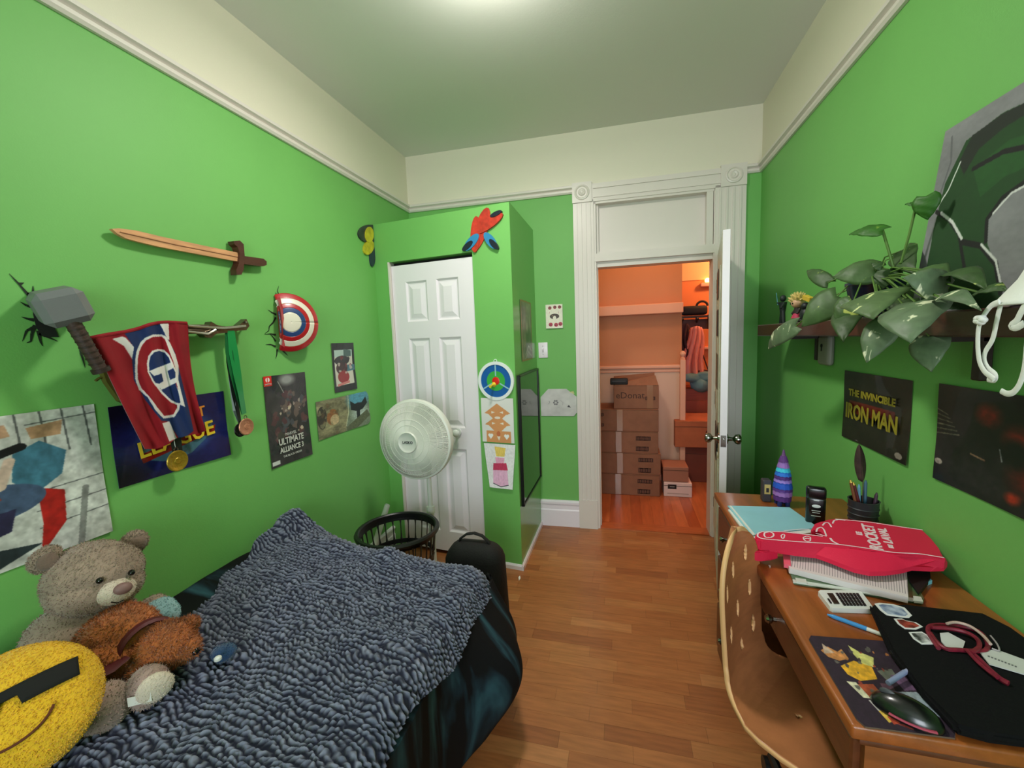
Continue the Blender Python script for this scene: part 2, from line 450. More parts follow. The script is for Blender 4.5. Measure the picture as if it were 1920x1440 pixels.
# doorway casing: fluted boards, rosette corner blocks, transom panel
cas = B()
for x0, x1 in ((-.327, DX0), (DX1, .785)):
    wslab(cas, x0, x1, .0, 2.40, -.020, 0)
    wdt = x1-x0
    wslab(cas, x0+.004, x1-.004, .0, .22, -.030, -.0)
    for k in (.12, .34, .56, .78): 
        if x0 < 0: wslab(cas, x0+wdt*k, x0+wdt*k+.012, .22, 2.38, -.026, -.020)
        else: wslab(cas, x0+wdt*k, x0+wdt*k+.012, .22, 2.38, -.026, -.020)
casing = struct('trim_5', cas, m_trim)
cas = B(); wslab(cas, DX0-.012, .64, 2.385, 2.505, -.020, 0)
wslab(cas, DX0, .64, 2.47, 2.482, -.028, -.02); wslab(cas, DX0, .64, 2.41, 2.42, -.026, -.02)
struct('trim_6', cas, m_trim)
for x in (-.262, .708):
    cas = B(); hw = .068 if x < 0 else .077; wslab(cas, x-hw, x+hw, 2.385, 2.52, -.030, 0)
    mt = frame((x, YB(x)-.030, 2.452), (1, 0, 0), (0, 0, 1))
    cas.lathe([(.052, 0), (.050, .006), (.042, .008), (.036, .002), (.026, .002), (.020, .009), (.010, .006), (.006, .009), (0, .009)], mt, 32)
    struct('trim_7' if x < 0 else 'trim_8', cas, m_trim, smooth=False)
cas = B()
wslab(cas, DX0, DX1, 2.37, 2.386, -.012, .12); wslab(cas, DX0, DX1, TRZ0-.055, TRZ0, -.016, .12); wslab(cas, DX0, DX1, DZ-.012, TRZ0-.055, .012, .12)
wslab(cas, DX0-.001, DX0+.014, 0, 2.386, -.012, .12); wslab(cas, DX1-.006, DX1+.001, 0, 2.386, -.012, .12)
wslab(cas, DX0+.014, DX0+.022, 0, DZ, .035, .12)
wslab(cas, DX0+.014, DX1-.014, TRZ0, 2.37, .05, .09); wslab(cas, DX0+.014, DX1-.014, TRZ0, TRZ0+.02, .03, .06)
wslab(cas, DX0+.01, DX0+.03, TRZ0, 2.37, .02, .06); wslab(cas, DX1-.05, DX1-.01, TRZ0, 2.37, -.01, .06)
struct('trim_9', cas, m_trim)
b = B(); wslab(b, DX0, DX1, -.002, .006, -.01, .10); struct('trim_10', b, wood('threshold_wood', (178, 92, 48), (2, 14, 1)))
# strike plate
# ---- open door (hinged on the right jamb, leaf nearly edge on)
hinge = Vector((.620, YB(.59)-.015, 0)); edge = Vector((.497, 2.395, 0))
dirv = (edge-hinge); LW = dirv.length; dv = dirv.normalized(); nv = Vector((-dv.y, dv.x, 0))   # nv points ... 
if nv.x > 0: nv = -nv
# local frame: X along leaf, Y through the thickness
dm = Matrix((dv, -nv, Vector((0, 0, 1)))).transposed().to_4x4(); dm.translation = hinge
bm = bmesh.new(); bb = B()
m_doorL = M('old_door_cream', (196, 196, 178), .45, var=.14, vs=9, bump=.1, bs=20)
bb.box((LW/2, .018, .985), (LW, .036, 1.95), bevel=.002)
bb.bm.transform(dm)
dr = struct('door_2', bb, [m_doorL])
b = B(); b.box((LW+.0008, .018, .985), (.002, .034, 1.948)); b.bm.transform(dm); obj('door_edge', b, m_white, dr, smooth=False, world=True)
for (z0, z1) in ((.15, .75), (.95, 1.80)):
    for s0, s1 in ((.09, .34), (.42, LW-.09)):
        for yy in (-.003, .039):
            b = B(); b.box(((s0+s1)/2, yy, (z0+z1)/2), (s1-s0, .006, z1-z0), bevel=.002); b.bm.transform(dm)
            obj('door_panel', b, m_doorL, dr, smooth=False, world=True)
m_chrome = M('aged_nickel', (150, 148, 142), .18, metal=1)
b = B(); b.box((LW+.002, .018, .872), (.003, .026, .062)); b.cone((LW+.003, .018, .878), (LW+.010, .018, .878), .007, n=12); b.bm.transform(dm); obj('latch_plate', b, m_chrome, dr, world=True)
for sgn, y0 in ((-1, 0), (1, .036)):
    b = B(); q = Vector((LW-.062, y0, .872)); d = Vector((0, sgn, 0))
    mt = frame(q, (1, 0, 0), (0, 0, 1)) if sgn < 0 else frame(q, (-1, 0, 0), (0, 0, 1))
    b.lathe([(0.0, .0), (.028, 0), (.027, .006), (.012, .010), (.009, .028), (.012, .034), (.024, .042), (.028, .054), (.025, .066), (.012, .072), (0, .073)], mt, 28)
    b.bm.transform(dm); obj('door_knob', b, m_chrome, dr, world=True)
for z in (.25, 1.0, 1.75):
    b = B(); b.cone((0, -.004, z-.045), (0, -.004, z+.045), .006, n=10); b.bm.transform(dm); obj('hinge', b, m_chrome, dr, world=True)
# two dark stickers and a print on the hallway side of the door
for z, hgt, c in ((1.72, .16, (70, 50, 40)), (1.50, .15, (48, 40, 40)), (1.22, .2, (110, 90, 70)), (.80, .2, (60, 50, 44))):
    b = B(); b.box((LW*.55, -.009, z), (.2, .003, hgt)); b.bm.transform(dm); 
    o = obj('door_picture', b, M('door_print_%d' % c[0], c, .5, var=.4, vs=30), dr, smooth=False, world=True)

# ------------------------------------------------------------------ hallway beyond the door
HY = 4.30
b = B(); b.box((.3, 4.5, -.03), (3.0, 2.56, .046)); hf = struct('floor_hall', b, M('hall_joint', (120, 60, 34), .5))
hm = [wood('hall_board_%d' % i, c, (10, 1.2, 1), vs=4, var=.10, rough=.3, coat=.3) for i, c in enumerate([(186, 96, 52), (172, 84, 44), (196, 106, 58)])]
x = -1.2; n = 0
while x < 1.8:
    y = 3.24-rg.random()*.0; 
    while y < 5.75:
        L = rg.uniform(.7, 1.3); y1 = min(y+L, 5.78)
        bb = B(); bb.box((x+.042, (y+y1)/2, -.004), (.0832, y1-y-.001, .008)); obj('floor_board', bb, hm[rg.randrange(3)], hf, smooth=False, world=True); y = y1
    x += .0838
b = B(); b.box((-.45, HY+.03, 1.45), (2.0, .06, 2.9)); struct('wall_hall', b, m_hallw)
b = B(); b.box((-.45, HY-.055, 1.685), (1.998, .11, .095), bevel=.006); struct('trim_11', b, m_halll)
b = B(); b.box((-.45, HY-.006, .56), (1.998, .012, 1.12)); struct('wall_hall_lower', b, M('hall_wainscot', (220, 178, 150), .5))
b = B(); b.box((-.45, HY-.02, 1.135), (1.998, .04, .035), bevel=.008); b.box((-.45, HY-.012, 1.095), (1.998, .024, .03), bevel=.006); struct('trim_12', b, m_halll)
b = B(); b.box((.555, HY-.03, .60), (.05, .05, 1.2), bevel=.004)
b.lathe([(0, 0), (.02, 0), (.024, .012), (.012, .02), (.016, .03), (.028, .048), (.028, .058), (.016, .078), (0, .084)], Matrix.Translation((.555, HY-.03, 1.2)), 20)
struct('trim_13', b, m_halll, smooth=True) if False else obj('trim_13', b, m_halll, kind='structure')
FY = 5.25
b = B(); b.box((1.1, FY+.03, 1.45), (2.4, .06, 2.9)); b.box((1.1, FY-.004, 2.55), (2.4, .012, 1.02), mi=1); struct('wall_far_room', b, [M('far_room_paint', (232, 128, 62), .55), M('far_room_frieze', (240, 182, 122), .55)])
b = B(); b.box((1.75, 4.2, 1.45), (.06, 2.2, 2.9)); struct('wall_hall_right', b, m_hallw)
b = B(); b.box((-1.3, 3.75, 1.45), (.06, 1.06, 2.9)); struct('wall_hall_left', b, m_hallw)
b = B(); b.box((.3, 4.5, 2.9), (3.1, 2.6, .06)); struct('ceiling_hall', b, M('hall_ceiling_paint', (225, 205, 180), .6))
b = B(); b.box((.95, FY-.02, 1.27), (.18, .06, .03), bevel=.004); struct('trim_14', b, m_halll)

card = M('cardboard', (142, 92, 66), .75, var=.08, vs=14, bump=.05, bs=40)
card2 = M('cardboard_orange', (176, 92, 52), .7, var=.08, vs=10)
tape = M('packing_tape', (158, 112, 84), .12, coat=.6)
ink = M('box_print_ink', (78, 48, 40), .8)
def carton(label, c, s, rz=0, marks=(), mat=card, flaps=False, tx=None, word=None, ww=.1):
    t = thing('cardboard_box', label, 'box', (c[0], c[1], c[2]), rz, 'cardboard boxes stacked in the hall')
    b = B(); b.box((0, 0, s[2]/2), s, bevel=.004); obj('body', b, mat, t, smooth=False)
    b = B(); b.box((tx or 0, -s[1]/2-.001, s[2]/2), (.05, .0015, s[2]*.97)); obj('tape', b, tape, t, smooth=False)
    b = B(); b.box((0, 0, s[2]+.0015), (.004, s[1]*.98, .003)); b.box((0, -s[1]/2+.002, s[2]-.006), (s[0]*.98, .006, .002)); obj('lid_seam', b, M('seam_dark', (70, 40, 28), .9), t, smooth=False)
    for mx, mz, mw, mh in marks:
        b = B(); x = mx
        k = 0
        while x < mx+mw:   # row of printed strokes
            wv = .008+.006*((k*7) % 3)/2; b.box((x+wv/2, -s[1]/2-.0006, mz+.002*((k*5) % 3-1)), (wv, .001, mh*(.8+.1*(k % 3)))); x += wv+.0035; k += 1
        b.box((mx+mw/2, -s[1]/2-.0006, mz-mh*.42), (mw, .001, mh*.16)); b.box((mx+mw/2, -s[1]/2-.0006, mz+mh*.42), (mw, .001, mh*.16))
        obj('printed_mark', b, ink, t, smooth=False)
    return t
bx, by, bw = .012, 4.02, .62
z = 0
hs = [.196, .196, .196, .200]
lb = ['cardboard moving box at the very bottom of the hall stack', 'cardboard moving box second from the bottom of the hall stack, two dark marks at right',
      'cardboard moving box third from the bottom of the hall stack, above the glossy tape', 'cardboard moving box with dark marks at its left end, fourth from the floor']
for i, h in enumerate(hs):
    mk = [(.12, .135, .115, .036), (.12, .040, .105, .042)] if i < 3 else [(-.27, .15, .10, .03), (-.27, .055, .10, .03)]
    carton(lb[i], (bx+(.0 if i % 2 else -.008)-(.018 if i == 3 else 0)-(.012 if i == 2 else 0), by, z), (bw, .36, h), 0, mk, tx=-.05+.01*i); z += h+.001
t = carton('open cardboard box printed Donat on top of the hall stack', (.112, by+.01, z), (.385, .34, .215), math.radians(1.0), [(.08, .095, .08, .03)], tx=.12)
text('lettering', 'eDonat', .082, M('donat_ink', (74, 46, 38), .8), t, frame((-.05, -.1712, .120), (1, 0, 0), (0, 0, 1)), depth=.0004, world=False)
b = B()
b.prism([(-.19, -.165, .215), (.19, -.165, .215), (.17, -.10, .292), (-.0, -.12, .262)], (0, .004, .0)); obj('flap', b, card, t, smooth=False)
b = B(); b.prism([(-.19, .165, .215), (.19, .165, .215), (.19, .20, .29), (-.19, .20, .26)], (0, .004, 0)); obj('flap', b, card, t, smooth=False)
t = thing('dark_case', 'small black case lying on the open box at the top of the hall stack', 'case', (-.03, by-.13, z+.216))
b = B(); b.box((0, 0, .030), (.155, .06, .058), bevel=.008, seg=2); obj('case_body', b, M('case_black', (24, 18, 18), .6), t)
b = B(); b.box((0, -.031, .034), (.12, .002, .004)); obj('zip', b, M('zip_grey', (60, 52, 50), .4), t)
# lower right of the stack
def box_at(label, c, s, mat, rz=0, name='cardboard_box', cat='box'):
    t = thing(name, label, cat, c, rz); b = B(); b.box((0, 0, s[2]/2), s, bevel=.004); obj('body', b, mat, t, smooth=False)
    b = B(); b.box((0, -s[1]/2-.001, s[2]*.78), (s[0]*1.004, .002, .003)); obj('lid_edge', b, M('seam_dark', (70, 40, 28), .9), t, smooth=False); return t
t = box_at('small pale box with a black label on the hall floor', (.468, 3.99, 0), (.235, .26, .128), M('pale_box', (232, 200, 192), .6), name='storage_box')
b = B(); b.box((-.048, -.1312, .092), (.072, .001, .040)); obj('black_label', b, M('label_black', (16, 12, 12), .5), t, smooth=False)
b = B(); b.box((-.048, -.1318, .092), (.040, .001, .005)); obj('label_stripe', b, M('label_white', (200, 190, 185), .5), t, smooth=False)
b = B(); b.box((.0, -.131, .03), (.18, .001, .008)); obj('printed_line', b, M('pale_ink', (190, 160, 150), .6), t, smooth=False)
t = box_at('small brown carton standing on the pale storage box', (.452, 4.0, .130), (.215, .24, .135), M('brown_carton', (164, 104, 80), .6))
t = box_at('tall red-brown crate standing on the floor behind the pale storage box', (.86, 4.50, 0), (.66, .42, .36), M('redbrown_crate', (118, 52, 30), .6, var=.1), name='crate', cat='crate')
t = box_at('long orange-brown box with a dark oval print behind the door knob', (.90, 4.42, .366), (.84, .44, .255), card2)
b = B(); b.ball((-.05, -.221, .15), (.10, .001, .038), u=24, v=8); obj('oval_print', b, M('oval_ink', (84, 40, 28), .8), t)
t = box_at('red-brown cabinet under the blue-grey cloth in the far room', (.98, 4.92, 0), (.72, .36, .86), M('cabinet_redbrown', (140, 58, 32), .5, var=.12, stretch=(1, 1, 8)), name='cabinet', cat='cabinet')
for z in (.25, .45, .65):
    b = B(); b.box((0, -.186, z), (.66, .012, .17), bevel=.003); obj('drawer', b, M('cabinet_redbrown2', (150, 64, 36), .5), t, smooth=False)
# blue-grey cloth heap
b = B(); 
for i, (dx, dz, r) in enumerate([(-.13, .04, (.12, .12, .05)), (0, .05, (.13, .13, .06)), (.13, .055, (.12, .12, .055)), (-.06, -.02, (.10, .14, .10)), (.10, -.04, (.13, .14, .12))]):
    b.ball((.86+dx, 4.80, .93+dz), r)
for v in b.bm.verts: v.co += Vector((0, -1, .3))*noise.noise(v.co*14)*.035
tag(obj('cloth_heap', b, M('blue_grey_cloth', (96, 134, 138), .9, var=.12)), 'blue-grey cloth heaped on the cabinet seen past the door', 'cloth')
# wall lamp in the far room
t = thing('wall_lamp', 'small pale wall lamp glowing on the orange far wall', 'lamp', (.93, FY, 1.98))
b = B(); b.box((0, -.035, 0), (.14, .07, .045), bevel=.01, seg=2); obj('lamp_bracket', b, m_halll, t)
b = B(); b.ball((0, -.045, .045), (.028, .028, .028)); obj('bulb', b, M('warm_bulb', (255, 230, 170), .4, emit=(255, 214, 120), est=5), t)
# coat rack with bags and hanging clothes
t = thing('coat_rack', 'dark wooden coat rack shelf on the far orange wall', 'coat rack', (.78, 4.98, 1.62))
b = B(); b.box((-.02, 0, .0), (.34, .12, .022)); obj('shelf', b, M('dark_wood', (48, 26, 20), .5), t)
b = B(); b.box((-.02, .03, -.08), (.34, .02, .11)); obj('back_board', b, M('dark_wood2', (96, 44, 30), .5), t)
b = B(); b.box((.14, .0, -.06), (.03, .13, .16), bevel=.005); obj('end_bracket', b, M('dark_wood', (48, 26, 20), .5), t)
for k, x in enumerate((-.15, .0, .21)):
    b = B(); b.tube([(x, .0, -.05), (x, -.06, -.06), (x, -.08, -.03)], .008); b.ball((x, -.08, -.025), .018 if k < 2 else .032); obj('peg', b, M('peg_black', (22, 14, 14), .4), t)
t = thing('black_bag', 'black bag with a round handle on top of the coat rack', 'bag', (.80, 4.98, 1.632))
b = B(); b.box((-.04, 0, .055), (.26, .11, .10), bevel=.03, seg=3); obj('bag_body', b, M('bag_black', (20, 14, 16), .7), t)
b = B(); b.tube([(.04+.055*math.cos(a), 0, .10+.05*math.sin(a)) for a in np.linspace(0, math.pi, 12)], .012); obj('handle', b, M('bag_black', (20, 14, 16), .7), t)
def hang_cloth(label, cx, cy_, z0, z1, w0, w1, mat, seed):
    b = B(); N, K = 22, 16; g = []
    for j in range(K+1):
        v = j/K; row = []
        for i in range(N+1):
            u = i/N-.5; wv = w0+(w1-w0)*v**.7
            row.append(b.bm.verts.new((cx+u*wv+.02*math.sin(v*5+seed), cy_+.028*math.sin(u*22+seed+v*2)*(.3+v)-.05*math.cos(u*3), z0+(z1-z0)*v-.02*abs(u)*2)))
        g.append(row)
    for j in range(K):
        for i in range(N): b.bm.faces.new((g[j][i], g[j][i+1], g[j+1][i+1], g[j+1][i]))
    o = obj('hanging_coat', b, mat); md = o.modifiers.new('s', 'SOLIDIFY'); md.thickness = .008
    return tag(o, label, 'coat')
hang_cloth('pink coat hanging below the dark coat rack', .745, 4.86, 1.52, .98, .10, .26, M('pink_cloth', (226, 142, 128), .9, var=.08), 1)
hang_cloth('dark coat hanging nearest the hall wall corner under the rack', .665, 4.90, 1.55, 1.15, .05, .16, M('dark_cloth', (60, 30, 34), .9), 3)
b = B(); pts = [(.80, 4.84, 1.30), (.86, 4.84, 1.12), (.90, 4.82, .99), (.95, 4.8, 1.05)]; b.tube(pts, .007); b.tube([(.74, 4.83, 1.03), (.84, 4.82, 1.05), (.96, 4.8, 1.02)], .006)
tag(obj('bag_strap', b, M('strap_dark', (60, 24, 22), .7)), 'thin dark strap dangling across the pink coat', 'strap')

# ------------------------------------------------------------------ ceiling lamp (just above the frame)
t = thing('ceiling_light', 'round white glass ceiling light in the middle of the ceiling', 'ceiling light', (-.46, 1.58, ZC))
b = B(); b.lathe([(0, 0), (.145, 0), (.15, -.012), (.14, -.02), (0, -.02)], None, 40); obj('lamp_base', b, m_white, t)
b = B(); b.lathe([(.135, -.02), (.138, -.035), (.12, -.055), (.075, -.07), (0, -.075)], None, 40); obj('glass_dome', b, M('glowing_glass', (255, 250, 240), .3, emit=(255, 240, 214), est=6), t)

# ------------------------------------------------------------------ left wall: things hung on it
X0 = XL
m_print = MP('paper_print', .38, coat=.15); m_gloss = MP('glossy_print', .25, coat=.3); m_matte = MP('matte_print', .8); m_cloth = MP('printed_cloth', .9, bump=.15)
def wall_sheet(name, label, cv, y0, y1, z0, z1, mat, side='L', cat='poster', mask=None, lift=.004, shear=0, wave=.002, group=None, tilt=0):
    """sheet pinned flat to the left (L) or right (R) wall. u runs left to right as seen"""
    t = thing(name, label, cat, (X0 if side == 'L' else XR, (y0+y1)/2, z0), group=group)
    def P(u, v):
        y = y0+(y1-y0)*u + tilt*(v-.5)*0; z = z1+(z0-z1)*v + shear*(u-.5)
        e = lift+wave*math.sin(u*5+v*3)+wave*math.cos(v*6)
        return (X0+e if side == 'L' else XR-e, y, z)
    sheet('printed_sheet', cv, P, mat, t, mask, thick=.0015, offv=(-1 if side == 'L' else 1, 0, 0)); return t
# stand-in prints: colour fields only
cv = Canvas(110, 150, (196, 198, 192)); cv.noise(4, .12, 3)
for x in (.55, .68, .8, .93): cv.line([(x, 0), (x+.02, .3)], .006, (90, 92, 92))
for y in (.08, .55, .68, .80): cv.line([(.6, y), (1, y-.02)], .005, (96, 98, 98))
cv.line([(.88, .6), (.80, 1)], .02, (130, 132, 128)); cv.poly([(.62, .52), (.76, .58), (.74, .8), (.58, .98), (.62, .76)], (168, 34, 30))

cv.poly([(0, .30), (.12, .14), (.30, .10), (.44, .22), (.40, .44), (.18, .56), (0, .54)], (58, 106, 130)); cv.poly([(.52, .26), (.66, .20), (.80, .30), (.76, .46), (.60, .56), (.50, .44)], (64, 114, 136))
cv.ell(.36, .56, .30, .12, (66, 84, 112)); cv.poly([(.04, .64), (.50, .62), (.46, .76), (.14, .82)], (46, 44, 74)); cv.ell(.2, .84, .12, .07, (110, 40, 46)); cv.poly([(.18, .50), (.40, .46), (.44, .54), (.24, .58)], (140, 52, 46))
cv.poly([(.26, .06), (.50, .06), (.52, .14), (.30, .16)], (176, 140, 112)); cv.poly([(.60, .10), (.80, .08), (.78, .18), (.62, .18)], (176, 138, 106)); cv.line([(.5, .30), (.44, .46)], .03, (200, 176, 160)); cv.line([(.40, .26), (.56, .22)], .035, (22, 24, 28))
cv.poly([(0, .82), (.3, .84), (.6, .9), (.3, 1), (0, 1)], (44, 54, 58)); cv.noise(24, .25, 9)
wall_sheet('poster', 'grey and blue abstract poster lowest at the left edge, above the teddy bear', cv, .52, .925, .885, 1.298, m_print)
cv = Canvas(150, 105, (26, 28, 78)); cv.ell(.5, .5, .62, .55, (34, 44, 112), 1, .8); cv.ell(.52, .52, .38, .34, (70, 120, 170), 1, .6)
cv.poly([(.2, .6), (.85, .42), (.82, .60), (.62, .80), (.5, .84), (.36, .82), (.18, .72)], (70, 110, 130)); cv.poly([(.18, .66), (.88, .48), (.86, .58), (.2, .78)], (150, 30, 26))
cv.ell(0, 0, .35, .4, (14, 14, 34), 1, .7); cv.ell(0, 1, .35, .4, (12, 12, 30), 1, .7); cv.noise(30, .12, 4)
tp = wall_sheet('poster', 'deep blue poster with yellow block lettering, partly behind the red flag', cv, .959, 1.366, 1.013, 1.282, m_gloss)
m_yel = M('yellow_print', (240, 206, 52), .4)
fm = lambda y, z, e=.0085, ang=0: frame((X0+e, y, z), (0, math.cos(ang), math.sin(ang)), (0, -math.sin(ang), math.cos(ang)))
text('lettering', 'LEAGUE', .078, m_yel, tp, fm(1.165, 1.130, ang=.10), .0005, bold=.0015)
text('lettering', 'ROCKET', .055, M('amber_print', (240, 150, 60), .4), tp, fm(1.17, 1.205, ang=.10), .0005, bold=.001)
cv = Canvas(100, 160, (52, 46, 48)); cv.noise(5, .5, 2); cv.ell(.52, .06, .25, .08, (150, 150, 148), 1, .6)
cv.blobs(60, [(96, 60, 62), (60, 48, 56), (110, 90, 84), (74, 74, 82), (84, 44, 50)], .05, .12, 5, (.15, .2, .95, .72)); cv.blobs(14, [(200, 180, 150), (214, 196, 170), (170, 150, 140)], .02, .05, 8, (.2, .3, .9, .68))
cv.blobs(16, [(30, 28, 32), (40, 44, 44), (60, 60, 50)], .06, .13, 9, (0, .65, 1, .95)); cv.line([(.3, .07), (.42, .2)], .008, (150, 146, 140)); cv.poly([(0, 0), (.17, 0), (.17, .105), (0, .105)], (214, 40, 34))
cv.poly([(.02, .93), (.2, .93), (.2, .975), (.02, .975)], (214, 216, 212)); cv.ell(.085, .04, .045, .026, (240, 220, 216)); cv.poly([(.076, .01), (.09, .01), (.09, .075), (.076, .075)], (214, 40, 34))
tp = wall_sheet('poster', 'tall dark poster with a red corner square and silver title', cv, 1.568, 1.834, .885, 1.322, m_gloss)
silv = M('silver_print', (206, 204, 196), .35)
text('lettering', 'MARVEL', .020, silv, tp, fm(1.70, 1.030), .0004); text('lettering', 'ULTIMATE', .044, silv, tp, fm(1.70, .998), .0005, sx=.8, bold=.001)
text('lettering', 'ALLIANCE 3', .036, silv, tp, fm(1.70, .957), .0005, sx=.8, bold=.001); text('lettering', 'THE BLACK ORDER', .014, silv, tp, fm(1.70, .925), .0004)
text('lettering', 'SWITCH', .010, silv, tp, fm(1.590, 1.284), .0004)
cv = Canvas(80, 110, (16, 16, 18)); cv.poly([(.08, .14), (.9, .14), (.9, .86), (.08, .88)], (206, 200, 186)); cv.poly([(.08, .14), (.9, .14), (.9, .28), (.08, .28)], (176, 196, 188))
cv.poly([(.5, .12), (.85, .16), (.85, .28), (.5, .28)], (72, 96, 92)); cv.poly([(.62, .46), (.98, .46), (.98, .58), (.62, .6)], (70, 110, 126)); cv.ell(.42, .36, .34, .10, (44, 36, 40)); cv.ell(.4, .52, .26, .13, (70, 34, 40))
cv.ell(.45, .70, .26, .13, (150, 36, 42)); cv.blobs(12, [(40, 34, 38), (120, 50, 54), (190, 180, 170)], .05, .1, 3, (.15, .3, .8, .8)); cv.poly([(.15, .84), (.7, .79), (.7, .84), (.15, .89)], (206, 120, 116))
wall_sheet('poster', 'narrow black-bordered print with red shape, nearest the closet corner', cv, 2.056, 2.262, 1.182, 1.466, m_gloss)
cv = Canvas(150, 70, (128, 122, 92)); cv.noise(6, .5, 12); cv.poly([(.53, 0), (1, 0), (1, 1), (.48, 1), (.56, .5)], (120, 132, 112)); cv.ell(.78, .12, .3, .4, (86, 156, 182), 1, .5); cv.ell(.8, .6, .22, .3, (178, 194, 186), 1, .6)
cv.poly([(.60, .18), (.70, .30), (.76, .28), (.84, .30), (.93, .15), (.96, .35), (.86, .5), (.80, .52), (.78, .85), (.72, .82), (.73, .52), (.62, .45)], (22, 26, 36)); cv.poly([(.5, .9), (.95, .55), (1, .75), (.7, 1), (.5, 1)], (92, 98, 74))
cv.ell(.26, .5, .10, .22, (150, 96, 56)); cv.ell(.3, .58, .08, .14, (196, 170, 130)); cv.ell(.08, .45, .08, .3, (60, 54, 46)); cv.line([(.56, 0), (.57, .5), (.50, .85)], .006, (206, 206, 170)); cv.blobs(30, [(96, 88, 62), (150, 146, 110), (110, 84, 56)], .02, .05, 4, (0, .1, .5, 1), .6); cv.noise(40, .2, 3)
def mk(U, V): 
    d = (U > .93) & (V < .12); e = (U > .94) & (V > .88); return ~((np.hypot((U-.90)*2.4, V-.22) > .24) & (U > .90) & (V < .22)) & ~((np.hypot((U-.92)*2.4, V-.80) > .2) & (U > .92) & (V > .80))
wall_sheet('poster', 'landscape print with blue sky and dark winged shape near the closet', cv, 1.893, 2.380, .943, 1.154, m_print, mask=mk)

# wooden toy sword
t = thing('toy_sword', 'light wooden toy sword with dark guard high on the left wall', 'toy sword', (X0+.02, 1.04, 1.857))
def LW_(px, py, e): return atx(X0+e, px, py)
wl = wood('pale_sword_wood', (206, 150, 104), (1, 2, 14), rough=.6, coat=0); wd = wood('dark_sword_wood', (74, 34, 24), (1, 6, 6), rough=.45)
o_ = [(210, 429), (222, 428), (255, 432), (300, 443), (380, 460), (448, 474), (450, 491), (380, 478), (300, 463), (262, 454), (236, 447), (220, 438)]
b = B(); b.prism([LW_(x, y, .030) for x, y in o_], (-.014, 0, 0)); obj('blade', b, wl, t, smooth=False, world=True)
b = B(); b.tube([LW_(225, 435, .031), LW_(330, 459, .031), LW_(446, 482, .031)], .0016, n=6); obj('blade_ridge', b, M('groove_brown', (150, 98, 64), .7), t, world=True)
b = B(); b.prism([LW_(x, y, .040) for x, y in ((438, 452), (450, 451), (457, 458), (459, 480), (457, 505), (453, 515), (444, 515), (443, 506), (448, 494), (450, 476), (446, 463), (440, 458))], (-.032, 0, 0)); obj('crossguard', b, wd, t, smooth=False, world=True)
b = B(); b.prism([LW_(x, y, .036) for x, y in ((458, 480), (480, 483), (494, 485), (500, 490), (500, 497), (494, 499), (480, 498), (458, 495))], (-.026, 0, 0)); obj('grip', b, wd, t, smooth=False, world=True)

# grey hammer head bursting out of the wall, with crack sticker
t = thing('hammer_lamp', 'grey hammer-shaped lamp bursting from the wall above the flag', 'wall lamp', (X0, .90, 1.55))
h0_ = atx(-1.475, 137, 606); h1_ = atx(-1.475, 187, 690)
hd = (h0_-h1_).normalized()       # handle direction towards the head
ax = Vector((.80, -.34, -.10)); ax = (ax-hd*ax.dot(hd)).normalized(); sd = hd.cross(ax).normalized()
hc = h0_+hd*.045-ax*.050
hm_ = M('hammer_grey', (112, 112, 114), .5, bump=.1, bs=60)
b = B(); rot = Matrix((ax, sd, hd)).transposed(); b.box(hc, (.155, .105, .095), rot, bevel=.017); obj('hammer_head', b, hm_, t, smooth=False, world=True)
b = B(); h0 = h0_+hd*.02; h1 = h1_; b.cone(h0, h1, .018, .016, n=14); obj('handle', b, M('handle_leather', (62, 42, 36), .6, bump=.3, bs=50), t, world=True)
b = B()
for k in range(7):
    c = h0.lerp(h1, .22+k*.11); b.cone(c, c-hd*.004, .0185, n=14)
b.cone(h1, h1-hd*.012, .022, n=14); obj('handle_binding', b, M('handle_bands', (44, 28, 24), .5), t, world=True)
mcrk = M('crack_print', (16, 34, 16), .7)
def crack(parent, lines, e=.0015):
    b = B()
    for pl in lines:
        n = len(pl)-1
        pts = [LW_(x, y, e) for x, y in pl]
        for i in range(n):
            a, c = pts[i], pts[i+1]; wv = .0042*(1-i/n)+.001; w2 = .0042*(1-(i+1)/n)+.0006
            d = (c-a).normalized(); s = Vector((0, -d.z, d.y)); b.quad(a-s*wv, a+s*wv, c+s*w2, c-s*w2)
    return obj('crack_print', b, mcrk, parent, smooth=False, world=True)
crack(t, [[(62, 568), (52, 552), (36, 533), (17, 513)], [(36, 533), (45, 530)], [(52, 552), (62, 550), (62, 536)], [(64, 560), (74, 552), (84, 548)], [(62, 576), (50, 573), (38, 566)], [(64, 600), (52, 598), (40, 594)], [(66, 610), (60, 625), (58, 640), (50, 643)],
          [(72, 620), (76, 640), (80, 649)], [(64, 614), (50, 620), (42, 640)], [(150, 640), (152, 662), (160, 690)], [(74, 625), (90, 632), (108, 640)]])
b = B(); b.prism([LW_(x, y, .002) for x, y in ((60, 555), (75, 545), (95, 560), (92, 590), (110, 632), (82, 632), (68, 615), (62, 590))], (.001, 0, 0)); obj('crack_hole', b, M('crack_dark', (20, 26, 20), .8), t, smooth=False, world=True)

